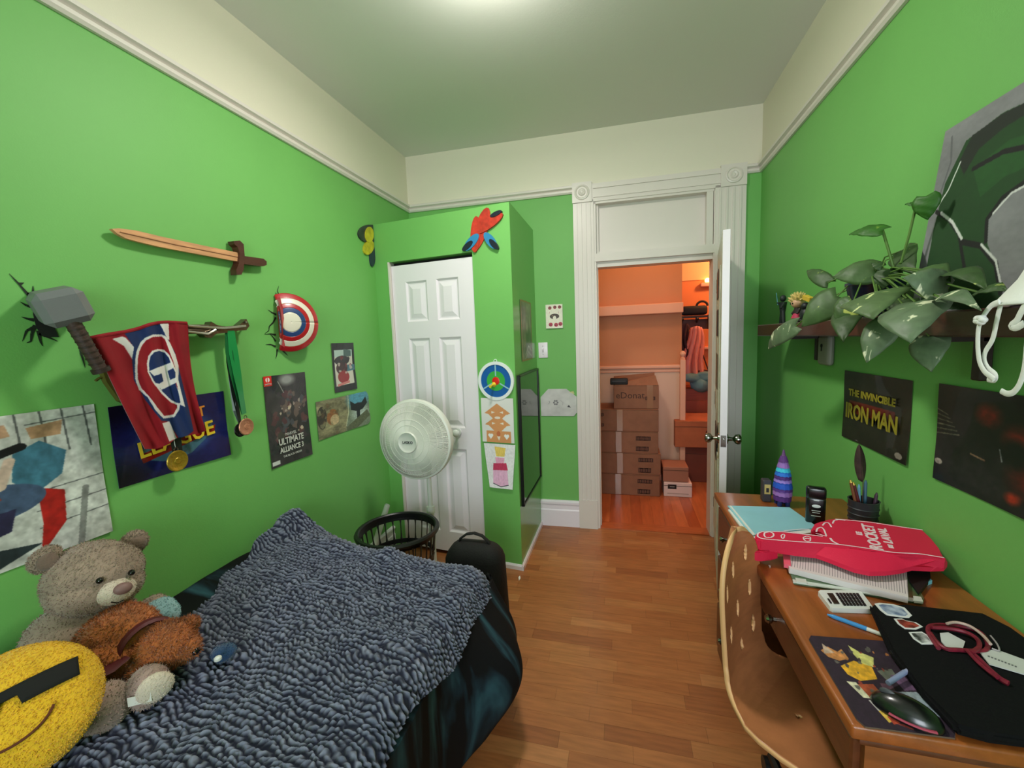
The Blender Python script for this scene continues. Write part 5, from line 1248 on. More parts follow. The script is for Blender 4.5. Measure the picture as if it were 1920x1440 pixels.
LF = [((1655, 432), (1592, 440), .74, .70, 26, 3, (0, -.2, 1)), ((1736, 368), (1740, 412), .79, .80, 34, 3, (-1, 0, .1)), ((1718, 384), (1697, 383), .78, .77, 8, 3, (-.2, 0, 1)),
      ((1642, 508), (1561, 519), .74, .66, 46, 1, (-.5, -.3, 1)), ((1553, 530), (1513, 507), .70, .68, 24, 4, (-.7, 0, .6)), ((1570, 556), (1503, 613), .68, .60, 54, 1, (-1, -.2, .6)),
      ((1596, 575), (1581, 641), .67, .61, 46, 4, (-1, -.2, .5)), ((1600, 566), (1566, 602), .655, .62, 44, 1, (-1, 0, .6)), ((1642, 548), (1637, 598), .66, .58, 86, 0, (-.8, -.3, .8)),
      ((1662, 604), (1625, 680), .64, .60, 48, 2, (-1, -.1, .3)), ((1716, 566), (1707, 642), .65, .58, 86, 2, (-1, -.2, .6)), ((1742, 630), (1746, 697), .70, .68, 50, 2, (-1, 0, .1)),
      ((1778, 540), (1694, 520), .70, .62, 56, 2, (-.5, -.2, 1)), ((1730, 510), (1782, 528), .76, .70, 40, 1, (-.3, 0, 1)), ((1786, 512), (1852, 545), .72, .66, 36, 4, (-.3, -.1, 1)),
      ((1768, 560), (1838, 581), .66, .60, 30, 2, (-.6, -.2, 1)), ((1836, 548), (1889, 545), .68, .66, 32, 4, (-.4, 0, 1)), ((1492, 612), (1441, 655), .64, .62, 34, 2, (-1, 0, .4)),
      ((1665, 505), (1650, 545), .76, .74, 40, 4, (-1, 0, .3)), ((1670, 588), (1690, 622), .70, .68, 44, 4, (-1, 0, .2)), ((1640, 500), (1610, 528), .78, .74, 40, 4, (-.8, 0, .5)), ((1700, 560), (1672, 600), .74, .70, 40, 4, (-1, 0, .3)),
      ((1655, 500), (1633, 494), .74, .72, 16, 4, (-.3, 0, 1)), ((1735, 560), (1765, 590), .74, .72, 44, 4, (-1, 0, .3)), ((1690, 470), (1716, 515), .82, .78, 40, 4, (-1, 0, .2))]
bases = []
for L_ in LF: bases.append(leaf(L_[0], L_[1], L_[2], L_[3], L_[4], LMs[L_[5]], L_[6]))
m_stem = M('plant_stem', (86, 120, 48), .5)
core = pot+Vector((0, 0, .10))
def stem(pts, r=.0028): b = B(); b.tube(pts, r, 6); obj('stem', b, m_stem, t, world=True)
stem([core, atx(.765, 1675, 500), atx(.75, 1664, 462), atx(.745, 1655, 432)], .0035); stem([core, atx(.775, 1690, 492), atx(.785, 1705, 440), atx(.79, 1718, 384), atx(.79, 1730, 372)], .0038)
stem([atx(.765, 1676, 482), atx(.75, 1660, 488), bases[22]], .002)
for k, a in enumerate(bases):
    if k in (0, 1, 2, 22): continue
    mid = core.lerp(a, .5)+Vector((-.01, 0, .035)); stem([core+Vector((.01*math.cos(k), .012*math.sin(k), -.004)), core.lerp(mid, .5)+Vector((0, 0, .012)), mid, a], .0022)

# ---- white hat with hanging cords at the right edge
t = thing('white_hat', 'white cloth hat with long flat cords hanging off the shelf edge at the right', 'hat', (.74, .93, 1.478))
hm = M('white_cotton', (232, 232, 230), .7, bump=.1, bs=200)
hx = Vector((.742, .900, .016))
b = B(); b.lathe([(.118, 1.462), (.112, 1.468), (.088, 1.505), (.076, 1.535), (.073, 1.54), (.066, 1.575), (.052, 1.603), (.03, 1.62), (0, 1.625)], Matrix.Translation(hx), 48)
o = obj('crown_and_brim', b, hm, t, world=True, auto=60); md = o.modifiers.new('s', 'SOLIDIFY'); md.thickness = .003
b = B(); b.tube([hx+Vector((.077*math.cos(a), .077*math.sin(a), 1.535+.001*math.sin(a*9))) for a in np.linspace(0, 6.283, 41)[:-1]], .0045, 6, closed=True); obj('hat_band', b, hm, t, world=True)
def cord(pts, x, w=.0052):
    P = [atx(x+dx, a, c) for a, c, dx in [(p+(0,))[:3] for p in pts]]
    Q = []
    for i in range(len(P)-1):
        for k in range(4): Q.append(P[i].lerp(P[i+1], k/4))
    Q.append(P[-1])
    for _ in range(3): Q = [Q[0]]+[(Q[i-1]+Q[i]*2+Q[i+1])/4 for i in range(1, len(Q)-1)]+[Q[-1]]
    b = B(); b.tube(Q, w, 8, ry=.0016, up=(1, 0, 0)); obj('cord', b, hm, t, world=True)
cord([(1874, 566), (1858, 572), (1845, 590), (1840, 600), (1834, 615), (1833, 650), (1836, 680), (1846, 698), (1858, 706), (1864, 712)], .625)
cord([(1876, 572), (1868, 605), (1862, 638), (1847, 658), (1844, 675), (1852, 692), (1868, 702), (1866, 714), (1852, 711)], .63)
cord([(1924, 568), (1912, 590), (1906, 603), (1893, 611), (1905, 616), (1920, 606)], .63, .006)
cord([(1932, 580), (1926, 640), (1922, 690), (1912, 722), (1900, 737), (1888, 739), (1877, 733)], .63)
b = B()
for k in range(5): p = atx(.62, 1838+5*math.cos(k*1.3), 600+4*math.sin(k*1.3)); b.ball(p, (.006, .008, .006), None, 12, 8)
obj('knot', b, hm, t, world=True)

# ---- right wall posters
fr = lambda y, z, e=.0085: frame((XR-e, y, z), (0, -1, 0), (0, 0, 1))
cv = Canvas(110, 76, (34, 30, 20)); cv.noise(4, .5, 2); cv.poly([(.10, .42), (.80, .42), (.80, .60), (.10, .60)], (110, 24, 16)); cv.ell(.9, .93, .05, .04, (150, 140, 130)); cv.noise(30, .15, 5)
tp = wall_sheet('poster', 'small dark poster with yellow block lettering under the shelf', cv, 1.979, 1.571, 1.005, 1.276, m_print, side='R')
my = M('dull_yellow_print', (156, 142, 36), .5)
text('lettering', 'THE INVINCIBLE', .036, my, tp, fr(1.787, 1.193), .0005, sx=1.12, bold=.0012)
text('lettering', 'IRON MAN', .082, my, tp, fr(1.787, 1.118), .0005, sx=.82, bold=.0022)
cv = Canvas(140, 96, (26, 22, 24)); cv.noise(5, .6, 3); cv.ell(.42, .22, .12, .14, (120, 26, 20), 1, .7); cv.ell(.62, .38, .14, .16, (128, 30, 22), 1, .8); cv.ell(.74, .70, .22, .22, (104, 24, 22), 1, .7); cv.ell(.62, .88, .07, .07, (170, 44, 22), 1, .7); cv.ell(.6, .5, .12, .15, (14, 14, 16), 1, .5)
for k in range(6): cv.line([(.0, .26+k*.05), (.10+.02*k, .30+k*.035)], .004, (112, 108, 92))
cv.ell(.04, .80, .035, .03, (170, 158, 150)); cv.line([(.5, .5), (.52, .6)], .005, (120, 120, 124)); cv.line([(.3, .62), (.4, .64)], .006, (110, 84, 66)); cv.ell(.9, .1, .2, .2, (14, 34, 24), 1, .8); cv.noise(26, .4, 9)
wall_sheet('poster', 'larger dark poster with red patches cut by the right edge of the view', cv, 1.453, 1.045, 1.005, 1.281, m_print, side='R')

# ------------------------------------------------------------------ desk
DZT = .752
wdk = wood('desk_wood', (150, 80, 34), (10, 1.3, 10), vs=4, var=.16, rough=.34, coat=.3); wdd = wood('desk_wood_dark', (92, 48, 24), (10, 1.2, 10), rough=.38, coat=.2)
wde = wood('desk_end_wood', (138, 76, 34), (1.2, 10, 10), rough=.4)
t = thing('desk', 'brown wooden desk with drawers standing along the right wall', 'desk', (.62, 1.36, 0))
DX_, DXE, DY0, DY1 = .385, .868, .795, 1.945
b = B(); b.box(((DX_+DXE)/2, (DY0+DY1)/2, DZT-.014), (DXE-DX_, DY1-DY0, .028), bevel=.006, seg=3); obj('desktop', b, wdk, t, world=True)
b = B(); b.box(((DX_+DXE)/2+.008, (DY0+DY1)/2, DZT-.036), (DXE-DX_-.016, DY1-DY0-.016, .016), bevel=.005, seg=2); obj('edge_moulding', b, wdd, t, world=True)
b = B()
for y in (DY0+.025, 1.235, 1.255, DY1-.025): b.box(((DX_+DXE)/2+.012, y, .355), (DXE-DX_-.04, .022, .71))
b.box((DXE-.01, (DY0+DY1)/2, .45), (.012, DY1-DY0-.06, .52)) 
bb = B(); bb.box(((DX_+DXE)/2+.012, DY0+.022, .355), (DXE-DX_-.03, .022, .71)); obj('end_panel', bb, wde, t, smooth=False, world=True); b.bm.free()
bb = B(); bb.box(((DX_+DXE)/2+.012, DY1-.022, .355), (DXE-DX_-.03, .022, .71)); obj('end_panel', bb, wde, t, smooth=False, world=True)
bb = B(); bb.box(((DX_+DXE)/2+.012, 1.60, .355), (DXE-DX_-.03, .022, .71)); obj('pedestal_side', bb, wdd, t, smooth=False, world=True)
bb = B(); bb.box((DXE-.012, (DY0+DY1)/2, .50), (.012, DY1-DY0-.06, .42)); obj('back_panel', bb, wdd, t, smooth=False, world=True)
def knobs(pts, parent):
    for p in pts:
        b = B(); p = Vector(p); b.lathe([(0, .026), (.008, .026), (.012, .020), (.011, .013), (.006, .008), (.006, 0)], frame(p, (0, 1, 0), (0, 0, 1)) @ Matrix.Rotation(math.pi, 4, 'X'), 18); obj('knob', b, m_chrome, parent, world=True)
# wide centre drawer and far pedestal drawers
b = B(); b.box((DX_+.022, 1.205, .665), (.020, .77, .085), bevel=.004); dr_ = obj('drawer', b, wdd, t, smooth=False, world=True); knobs([(DX_+.012, 1.205, .668)], dr_)
b = B(); b.box((DX_+.027, 1.205, .613), (.014, .78, .014), bevel=.003); obj('drawer_rail', b, wdk, t, smooth=False, world=True)
for z, h in ((.60, .20), (.38, .20), (.16, .20)):
    b = B(); b.box((DX_+.022, 1.765, z), (.020, .30, h), bevel=.004); d_ = obj('drawer', b, wdd, t, smooth=False, world=True); knobs([(DX_+.012, 1.765, z+.02)], d_)
b = B(); b.box((DX_+.03, 1.77, .04), (.02, .32, .05)); obj('plinth', b, wdd, t, smooth=False, world=True)

# ---- flat things on the desk
def polyz(pts, z): return [atz(z, x, y) for x, y in pts]
def slabt(name, label, cat, pts, z, th, mat, parts=(), bev=0):
    """thing lying flat: pts are its upper outline at height z+th"""
    P = polyz(pts, z+th); c = sum(P, Vector())/len(P)
    t = thing(name, label, cat, (c.x, c.y, z)); b = B(); b.prism(P, (0, 0, -th))
    if bev: bmesh.ops.bevel(b.bm, geom=[e for e in b.bm.edges], offset=bev, segments=2, affect='EDGES', profile=.5)
    obj('body', b, mat, t, smooth=bool(bev), world=True); return t
# folder with pages
t = slabt('paper_folder', 'light blue paper folder with white pages at the far left of the desk', 'folder', [(1364, 948), (1480, 951), (1533, 988), (1527, 990), (1411, 1003), (1405, 998)], DZT+.006, .0035, M('folder_blue', (150, 206, 222), .5, var=.04, vs=8))
b = B(); b.prism(polyz([(1365, 955), (1480, 957), (1540, 996), (1412, 1012), (1398, 1000)], DZT+.006), (0, 0, -.0055)); obj('pages', b, M('paper_white', (232, 232, 230), .6), t, smooth=False, world=True)
b = B(); b.prism(polyz([(1368, 948), (1371, 948), (1416, 1002), (1412, 1003)], DZT+.0115), (0, 0, -.002)); obj('folded_edge', b, M('paper_white', (232, 232, 230), .6), t, smooth=False, world=True)

# striped ornament
o0 = Vector((.613, 1.835, DZT))
t = thing('striped_ornament', 'purple and blue ruffled striped ornament standing at the far end of the desk', 'ornament', tuple(o0))
cols_ = [((92, 44, 130), .0, .022), ((160, 110, 190), .022, .040), ((84, 42, 130), .040, .052), ((30, 80, 190), .052, .076), ((150, 120, 206), .076, .088), ((76, 36, 120), .088, .102), ((36, 110, 210), .102, .118), ((60, 190, 220), .118, .134), ((150, 106, 184), .134, .156), ((92, 50, 122), .156, .176)]
def orad(z): return .030+.004*math.sin(z*40) if z < .09 else .030-.020*(z-.09)/.09
for c, z0, z1 in cols_:
    b = B(); z0 += .024; z1 += .024; n = 26; rings = []
    for k, (z, e) in enumerate(((z1+.001, -.001), ((z0+z1)/2, .0015), (z0-.001, .003), (z0+.001, .0))):
        rings.append([b.bm.verts.new(o0+Vector(((orad(z-.024)+e+.0012*(i % 2))*.92*math.cos(i*2*math.pi/n), (orad(z-.024)+e+.0012*(i % 2))*math.sin(i*2*math.pi/n), z-.002*(i % 2)*(k > 0)))) for i in range(n)])
    for a, c2 in zip(rings, rings[1:]):
        for i in range(n): b.bm.faces.new((a[i], a[(i+1) % n], c2[(i+1) % n], c2[i]))
    b.bm.faces.new(rings[0]); obj('stripe', b, M('stripe_%d_%d' % (c[0], c[1]), c, .7), t, smooth=False, world=True)
b = B(); b.cone(o0+Vector((0, 0, .196)), o0+Vector((.004, .012, .222)), .009, .003, 10); obj('tip', b, M('stripe_tip', (96, 60, 112), .7), t, world=True)
b = B()
for dx, dy in ((-.014, -.016), (.014, -.016), (-.014, .016), (.014, .016)): b.cone(o0+Vector((dx, dy, 0)), o0+Vector((dx, dy, .028)), .008, .009, 10)
obj('feet', b, M('stripe_navy', (34, 48, 120), .6), t, world=True)
t = thing('small_box', 'small grey and gold box behind the purple striped ornament', 'box', (.565, 1.870, DZT)); b = B(); b.box((0, 0, .046), (.032, .036, .092), bevel=.004); obj('body', b, M('tiny_box_grey', (62, 58, 66), .5), t, smooth=False)
b = B(); b.box((0, -.0185, .055), (.022, .001, .040)); obj('gold_label', b, M('gold_label', (206, 180, 110), .4), t, smooth=False); b = B(); b.box((0, -.0192, .052), (.010, .001, .018)); obj('label_mark', b, M('tiny_box_dark', (40, 34, 40), .5), t, smooth=False)

# black stick container
t = thing('deodorant_stick', 'black stick container with white print standing behind the red foam hand', 'container', (.662, 1.665, DZT), rz=math.radians(-14))
b = B(); b.box((0, 0, .052), (.058, .030, .104), bevel=.010, seg=3); obj('container_body', b, M('container_black', (14, 15, 17), .25, coat=.4), t)
b = B(); b.box((0, 0, .117), (.059, .031, .044), bevel=.009, seg=3); obj('cap', b, M('container_black', (14, 15, 17), .25), t)
wp = M('white_print', (224, 226, 226), .4); 
b = B(); b.ball((0, -.0156, .072), (.013, .0006, .006)); obj('logo_patch', b, wp, t)
text('lettering', 'AXE', .012, wp, t, frame((0, -.0158, .094), (1, 0, 0), (0, 0, 1)), .0003, world=False) if False else None
for z, wv in ((.093, .016), (.055, .026), (.048, .022), (.036, .028)): b = B(); b.box((0, -.0155, z), (wv, .0006, .0022)); obj('print_line', b, wp, t, smooth=False)

# pen cup
pcx = Vector((.806, 1.665, DZT))
t = thing('pen_cup', 'dark mesh pen cup at the wall behind the red foam hand', 'pen cup', tuple(pcx))
mm_ = M('cup_mesh_grey', (66, 66, 72), .4, metal=.5)
b = B(); b.lathe([(.0, .002), (.038, .002), (.040, .0), (.043, .095), (.045, .100), (.041, .100), (.038, .006), (0, .006)], Matrix.Translation(pcx), 40); obj('cup', b, mm_, t, world=True)
for z in (.03, .05, .07): b = B(); b.lathe([(.0405+z*.03, z), (.0425+z*.03, z+.003), (.0405+z*.03, z+.006)], Matrix.Translation(pcx), 40); obj('cup_rib', b, mm_, t, world=True)
def inst(name, label, cat, p0, p1, r0, r1, mat, grp='pens and tools in the mesh cup', extra=None):
    t = thing(name, label, cat, tuple(p0), group=None); b = B(); b.cone(p0, p1, r0, r1, 10); obj('barrel', b, mat, t, world=True)
    d = (Vector(p1)-Vector(p0)).normalized(); b = B(); b.cone(Vector(p1), Vector(p1)+d*.010, r1, r1*.4, 10); obj('tip', b, extra or mat, t, world=True); return t
pp = lambda a, c, z: pcx+Vector((a, c, z))
inst('marker', 'dark red marker leaning left in the mesh pen cup', 'marker', pp(.005, 0, .012), pp(-.030, .004, .150), .007, .006, M('pen_darkred', (96, 24, 34), .4), extra=M('pen_gold', (206, 170, 80), .3, metal=.6))
inst('pen', 'steel blue pen upright in the mesh pen cup', 'pen', pp(.010, .010, .012), pp(.010, .014, .155), .005, .005, M('pen_steelblue', (62, 96, 120), .4))
inst('pencil', 'light blue pencil between the red marker and the steel blue pen', 'pencil', pp(-.004, .01, .012), pp(-.010, .012, .140), .0045, .0045, M('pencil_blue', (104, 158, 186), .5))
inst('brush', 'brown wooden brush with gold ferrule at the left of the mesh cup', 'brush', pp(-.010, -.01, .012), pp(-.042, -.004, .160), .0045, .005, M('brush_brown', (120, 66, 36), .5), extra=M('pen_gold', (206, 170, 80), .3, metal=.6))
inst('scissors', 'dark purple-handled scissors at the back of the mesh cup', 'scissors', pp(.022, -.01, .012), pp(.032, -.008, .120), .006, .005, M('handle_purple', (66, 40, 60), .5))
t = thing('feather', 'dark brown feather standing tall out of the mesh pen cup', 'feather', tuple(pp(.0, .012, .02)))
q0, q1, q2 = pp(.006, .015, .02), pp(.004, .018, .165), pp(-.010, .022, .285)
b = B(); b.tube([q0, q1, q2], [.0018, .0014, .0006], 6); obj('quill', b, M('quill_brown', (86, 66, 52), .6), t, world=True)
b = B(); g = []; 
for i in range(15):
    f = i/14; c = q1.lerp(q2, f)+Vector((-.004, 0, -.008))*(1-f); wv = .0175*math.sin(math.pi*min(1, .12+f*.88))**.7
    g.append([b.bm.verts.new(c+Vector((-wv, .004, .006))), b.bm.verts.new(c+Vector((0, -.002, 0))), b.bm.verts.new(c+Vector((wv, .004, .006)))])
for a, c in zip(g, g[1:]):
    for k in range(2): b.bm.faces.new((a[k], a[k+1], c[k+1], c[k]))
o = obj('vane', b, M('feather_brown', (62, 40, 36), .8, var=.3, vs=40), t, world=True); md = o.modifiers.new('s', 'SOLIDIFY'); md.thickness = .001

# green pouch, booklet, dark pad and foam hand: a stack
t = slabt('zip_pouch', 'green picture zip pouch with clear slider lying under the booklet', 'pouch', [(1478, 1068), (1482, 1060), (1705, 1072), (1733, 1122), (1728, 1128), (1488, 1090)], DZT, .008, M('pouch_green', (74, 104, 66), .3, coat=.4, var=.3, vs=12))
b = B(); b.prism(polyz([(1486, 1086), (1730, 1124), (1731, 1129), (1487, 1091)], DZT+.0095), (0, 0, -.003)); obj('zip_edge', b, M('clear_plastic_white', (206, 214, 206), .2, coat=.5), t, smooth=False, world=True)
for q in ([(1491, 1083), (1511, 1086), (1513, 1093), (1493, 1090)], [(1712, 1117), (1727, 1119), (1731, 1128), (1714, 1126)]): b = B(); b.prism(polyz(q, DZT+.013), (0, 0, -.006)); obj('zip_slider', b, M('clear_plastic_white', (206, 214, 206), .2), t, smooth=False, world=True)
b = B(); b.prism(polyz([(1555, 1088), (1600, 1092), (1630, 1106), (1590, 1101)], DZT+.0088), (0, 0, -.002)); obj('picture_patch', b, M('pouch_orange', (176, 116, 74), .4, var=.4, vs=40), t, smooth=False, world=True)
t = slabt('booklet', 'open booklet of white printed pages lying on the green pouch', 'booklet', [(1470, 1038), (1530, 1036), (1640, 1048), (1700, 1068), (1703, 1120), (1480, 1065)], DZT+.009, .016, M('page_white', (222, 210, 212), .6))
b = B()
for k in range(44):
    f = k/43; a = (1486+212*f, 1044+12*f+28*f*f*.6); c = (1484+218*f, 1062+52*f)
    b.prism(polyz([a, (a[0]+1.2, a[1]), (c[0]+1.2, c[1]), c], DZT+.0254), (0, 0, -.0004))
obj('printed_columns', b, M('page_ink', (150, 140, 146), .7), t, smooth=False, world=True, kind='stuff')
b = B(); b.prism(polyz([(1468, 1036), (1481, 1036), (1483, 1060), (1470, 1058)], DZT+.028), (0, 0, -.010)); obj('pink_corner', b, M('page_pink', (232, 96, 120), .5), t, smooth=False, world=True)
t = slabt('dark_pad', 'black pad lying under the wrist of the red foam hand', 'pad', [(1690, 1050), (1742, 1052), (1745, 1083), (1722, 1112), (1706, 1090)], DZT+.002, .012, M('pad_black', (12, 12, 14), .6))
t = slabt('blue_tissue', 'small crumpled pale blue tissue beside the black pad', 'tissue', [(1729, 1082), (1735, 1077), (1742, 1083), (1748, 1088), (1740, 1091), (1730, 1092)], DZT, .010, M('tissue_blue', (130, 200, 222), .8))

# foam hand: lower slab carries finger, fist and wrist
FR, FW = M('foam_red', (214, 18, 64), .75, bump=.1, bs=200), M('foam_print_white', (240, 214, 222), .6)
def fz(x): return DZT+.078 if x is None else DZT+.078
def c4(pts): return [(1320+x/4, 820+y/4) for x, y in pts]
FZ = DZT+.080
up = c4([(378, 752), (388, 720), (410, 702), (450, 698), (600, 700), (760, 724), (880, 742), (925, 742), (880, 712), (850, 690), (822, 700), (800, 690), (830, 650), (858, 632), (885, 640), (888, 628), (910, 618), (945, 622), (955, 612), (985, 606), (1060, 610), (1250, 632), (1480, 668), (1640, 690), (1700, 758), (1760, 832), (1808, 905), (1600, 872), (1420, 868), (1240, 836), (1080, 822), (900, 802), (700, 788), (500, 774), (420, 768)])
t = thing('foam_finger', 'big crimson foam pointing hand with white lettering lying across the desk', 'foam hand', tuple(atz(FZ, 1600, 1010)-Vector((0, 0, .05))))
b = B(); P = polyz(up, FZ); b.prism(P, (0, 0, -.034)); bmesh.ops.bevel(b.bm, geom=[e for e in b.bm.edges], offset=.004, segments=2, affect='EDGES'); obj('hand_body', b, FR, t, world=True)
# side roll with the folded thumb, drooping toward the desk edge
lo = c4([(420, 768), (500, 774), (700, 788), (900, 802), (1080, 822), (1240, 836), (1420, 868), (1600, 872), (1808, 905), (1826, 940), (1800, 972), (1700, 975), (1560, 968), (1480, 990), (1360, 1006), (1240, 1008), (1130, 985), (1040, 952), (940, 912), (840, 878), (700, 862), (560, 842), (440, 812), (385, 790), (376, 765)])
n = len(lo); top = polyz(lo, FZ)
b = B(); P1 = []
for i, (x, y) in enumerate(lo):
    P1.append(atz(FZ-.002 if i < 9 else FZ-.030, x, y))
b.prism(P1, (0, 0, -.012)); bmesh.ops.triangulate(b.bm, faces=[f for f in b.bm.faces if len(f.verts) > 4]); obj('thumb_side', b, FR, t, world=True, auto=30)
b = B(); P = polyz(c4([(1240, 836), (1420, 868), (1600, 872), (1808, 905), (1800, 972), (1560, 968), (1240, 1000), (1040, 940)]), FZ-.04); b.prism(P, (0, 0, -.012)) ; obj('lower_layer', b, FR, t, smooth=False, world=True)
b = B(); P = polyz(c4([(335, 742), (370, 740), (380, 790), (440, 815), (560, 842), (500, 850), (430, 862), (355, 852), (338, 800)]), DZT+.045); b.prism(P, (0, 0, -.03)); bmesh.ops.bevel(b.bm, geom=[e for e in b.bm.edges], offset=.003, segments=2, affect='EDGES'); obj('second_finger_tip', b, FR, t, world=True)
def wline(pts, r=.0022, z=FZ+.0006, rz=None):
    P = polyz(c4(pts), z); Q = []
    for i in range(len(P)-1):
        for k in range(5): Q.append(P[i].lerp(P[i+1], k/5))
    Q.append(P[-1])
    for _ in range(2): Q = [Q[0]]+[(Q[i-1]+Q[i]*2+Q[i+1])/4 for i in range(1, len(Q)-1)]+[Q[-1]]
    b = B(); b.tube(Q, r, 6, ry=.0006); return obj('white_line', b, FW, t, world=True)
wline([(890, 742), (600, 708), (440, 706), (405, 718), (400, 742), (430, 760), (700, 782), (1000, 800), (1230, 832), (1420, 864), (1620, 872), (1800, 902)])
wline([(455, 715), (490, 708), (520, 718), (524, 738), (500, 752), (462, 750), (450, 734), (455, 715)])
for q in ([(578, 736), (592, 726), (606, 730), (600, 756), (584, 758), (578, 736)], [(745, 750), (770, 740), (800, 748), (798, 778), (768, 780), (748, 766), (745, 750)], [(752, 762), (772, 756), (796, 762)]): wline(q, .0016)
wline([(842, 708), (850, 682), (880, 672), (900, 690), (918, 738)]); wline([(838, 720), (870, 728), (920, 742)], .0018); wline([(890, 660), (905, 640), (930, 638), (945, 652), (955, 672)]); wline([(965, 645), (975, 622), (1010, 616), (1060, 622)]); wline([(985, 612), (1250, 636), (1480, 672), (1640, 694)])
wline([(948, 756), (962, 778), (1010, 802)], .003); wline([(600, 700), (720, 688), (790, 690)], .0014); wline([(690, 706), (712, 712)], .0014)
wline([(965, 885), (1010, 888), (1070, 895), (1100, 918), (1180, 938), (1270, 942), (1360, 940)], .0026, FZ-.0294); 
o1 = atz(FZ, *c4([(1300, 835)])[0]); o2 = atz(FZ, *c4([(1225, 650)])[0]); xd = (o2-o1).normalized()
o3 = atz(FZ, *c4([(1410, 830)])[0]); yd = (o1-o3)
def ft_text(s, px, py, size, sx=1):
    c = atz(FZ+.0006, *c4([(px, py)])[0]); ydir = yd-xd*yd.dot(xd); z = xd.cross(ydir)
    mt = frame(c, xd, ydir)
    if mt.to_3x3().col[2].z < 0: mt = mt @ Matrix.Rotation(math.pi, 4, 'X')
    text('lettering', s, size, FW, t, mt, .0005, sx=sx, bold=.0012)
rl = (o2-o1).length
ft_text('ROCKET', 1262, 742, .040, rl/.155); ft_text('LAVAL', 1360, 735, .027, 1.5*rl/.155*.8); ft_text('DE', 1402, 818, .013, 1.2); ft_text('LE', 1165, 720, .018, 1.2)

# calculator
t = slabt('calculator', 'white calculator with black keys lying in front of the green pouch', 'calculator', [(1534, 1109), (1538, 1106), (1608, 1107), (1615, 1109), (1637, 1138), (1634, 1142), (1562, 1140), (1556, 1137)], DZT, .012, M('calc_white', (226, 226, 224), .4))
def bil(Q, u, v): return ((Q[0][0]*(1-u)+Q[1][0]*u)*(1-v)+(Q[3][0]*(1-u)+Q[2][0]*u)*v, (Q[0][1]*(1-u)+Q[1][1]*u)*(1-v)+(Q[3][1]*(1-u)+Q[2][1]*u)*v)
Qc = [(1534, 1107), (1615, 1108), (1637, 1141), (1556, 1140)]
kb_ = M('calc_black', (22, 22, 26), .35)
def cquad(u0, v0, u1, v1): return polyz([bil(Qc, u0, v0), bil(Qc, u1, v0), bil(Qc, u1, v1), bil(Qc, u0, v1)], DZT+.0145)
b = B(); b.prism(cquad(.17, .14, .30, .72), (0, 0, -.002)); obj('display', b, M('calc_display', (56, 36, 34), .2), t, smooth=False, world=True)
b = B(); b.prism(cquad(.09, .45, .13, .70), (0, 0, -.002)); obj('solar_cell', b, kb_, t, smooth=False, world=True)
for i in range(7):
    for j in range(4):
        u0 = .37+i*.078; v0 = .12+j*.185; b = B(); b.prism(cquad(u0, v0, u0+.060, v0+.135), (0, 0, -.0025)); obj('key', b, kb_, t, smooth=False, world=True)
# pen
P0, P1_, P2_ = atz(DZT+.005, 1551, 1152), atz(DZT+.005, 1625, 1179), atz(DZT+.005, 1690, 1204)
t = thing('pen', 'blue and white pen lying left of the black bag', 'pen', tuple(P0-Vector((0, 0, .005))))
d = (P1_-P0).normalized()
b = B(); b.cone(P0, P0+d*.012, .0018, .0048, 14); b.cone(P0+d*.012, P1_, .0048, .005, 14); obj('cap', b, M('pen_blue', (64, 140, 204), .35), t, world=True)
b = B(); b.cone(P1_, P2_, .0045, .0042, 14); obj('barrel', b, M('pen_white', (226, 222, 216), .35), t, world=True)
b = B(); b.cone(P1_.lerp(P2_, .55)+Vector((0, 0, .003)), P1_.lerp(P2_, .95)+Vector((0, 0, .003)), .0022, .0018, 8); obj('clip', b, m_black, t, world=True)
# mouse mat with plain colour fields
Qm = [(1512, 1191), (1690, 1204), (1800, 1385), (1614, 1361)]
c0_, c1_, c2_, c3_ = [atz(DZT+.003, *q) for q in Qm]
t = thing('mouse_mat', 'dark purple mouse mat with colourful abstract patches near the desk edge', 'mouse mat', tuple((c0_+c2_)/2))
cv = Canvas(150, 120, (44, 28, 44))
for pts, c in (([(.06, .2), (.16, .14), (.24, .20), (.30, .16), (.32, .28), (.20, .32), (.10, .28)], (206, 136, 78)), ([(.12, .10), (.20, .22), (.08, .24)], (200, 170, 150)), ([(.40, .10), (.48, .18), (.60, .24), (.54, .36), (.44, .34), (.40, .22)], (206, 200, 120)),
               ([(.18, .38), (.36, .30), (.52, .36), (.50, .50), (.30, .54), (.20, .48)], (222, 164, 42)), ([(.55, .40), (.72, .36), (.74, .50), (.60, .52)], (104, 106, 96)), ([(.22, .58), (.42, .56), (.46, .70), (.32, .74)], (170, 78, 48)), ([(.14, .56), (.24, .56), (.30, .72), (.22, .72)], (212, 206, 176)),
               ([(.26, .74), (.42, .72), (.46, .84), (.30, .84)], (190, 184, 180)), ([(.30, .84), (.40, .80), (.44, .90), (.34, .94)], (214, 176, 74)), ([(.36, .88), (.44, .86), (.46, .93), (.38, .95)], (176, 66, 44)), ([(.66, .44), (.80, .42), (.86, .58), (.72, .60)], (108, 78, 110)),
               ([(.62, .62), (.84, .60), (.92, .72), (.78, .76)], (144, 156, 162)), ([(.80, .66), (.94, .70), (.96, .84), (.84, .80)], (150, 164, 176)), ([(.5, .54), (.62, .54), (.62, .62), (.5, .62)], (90, 60, 76)), ([(.42, .94), (.60, .92), (.56, .98)], (150, 60, 52))): cv.poly(pts, c)
cv.blobs(26, [(60, 44, 50), (190, 120, 60), (96, 92, 84), (150, 60, 44), (70, 60, 66)], .012, .035, 4, (.1, .12, .9, .92), .9); cv.noise(24, .25, 6)
def mk(U, V): return (np.minimum(np.minimum(U, 1-U)*1.2, 9)+np.minimum(V, 1-V) > .06)
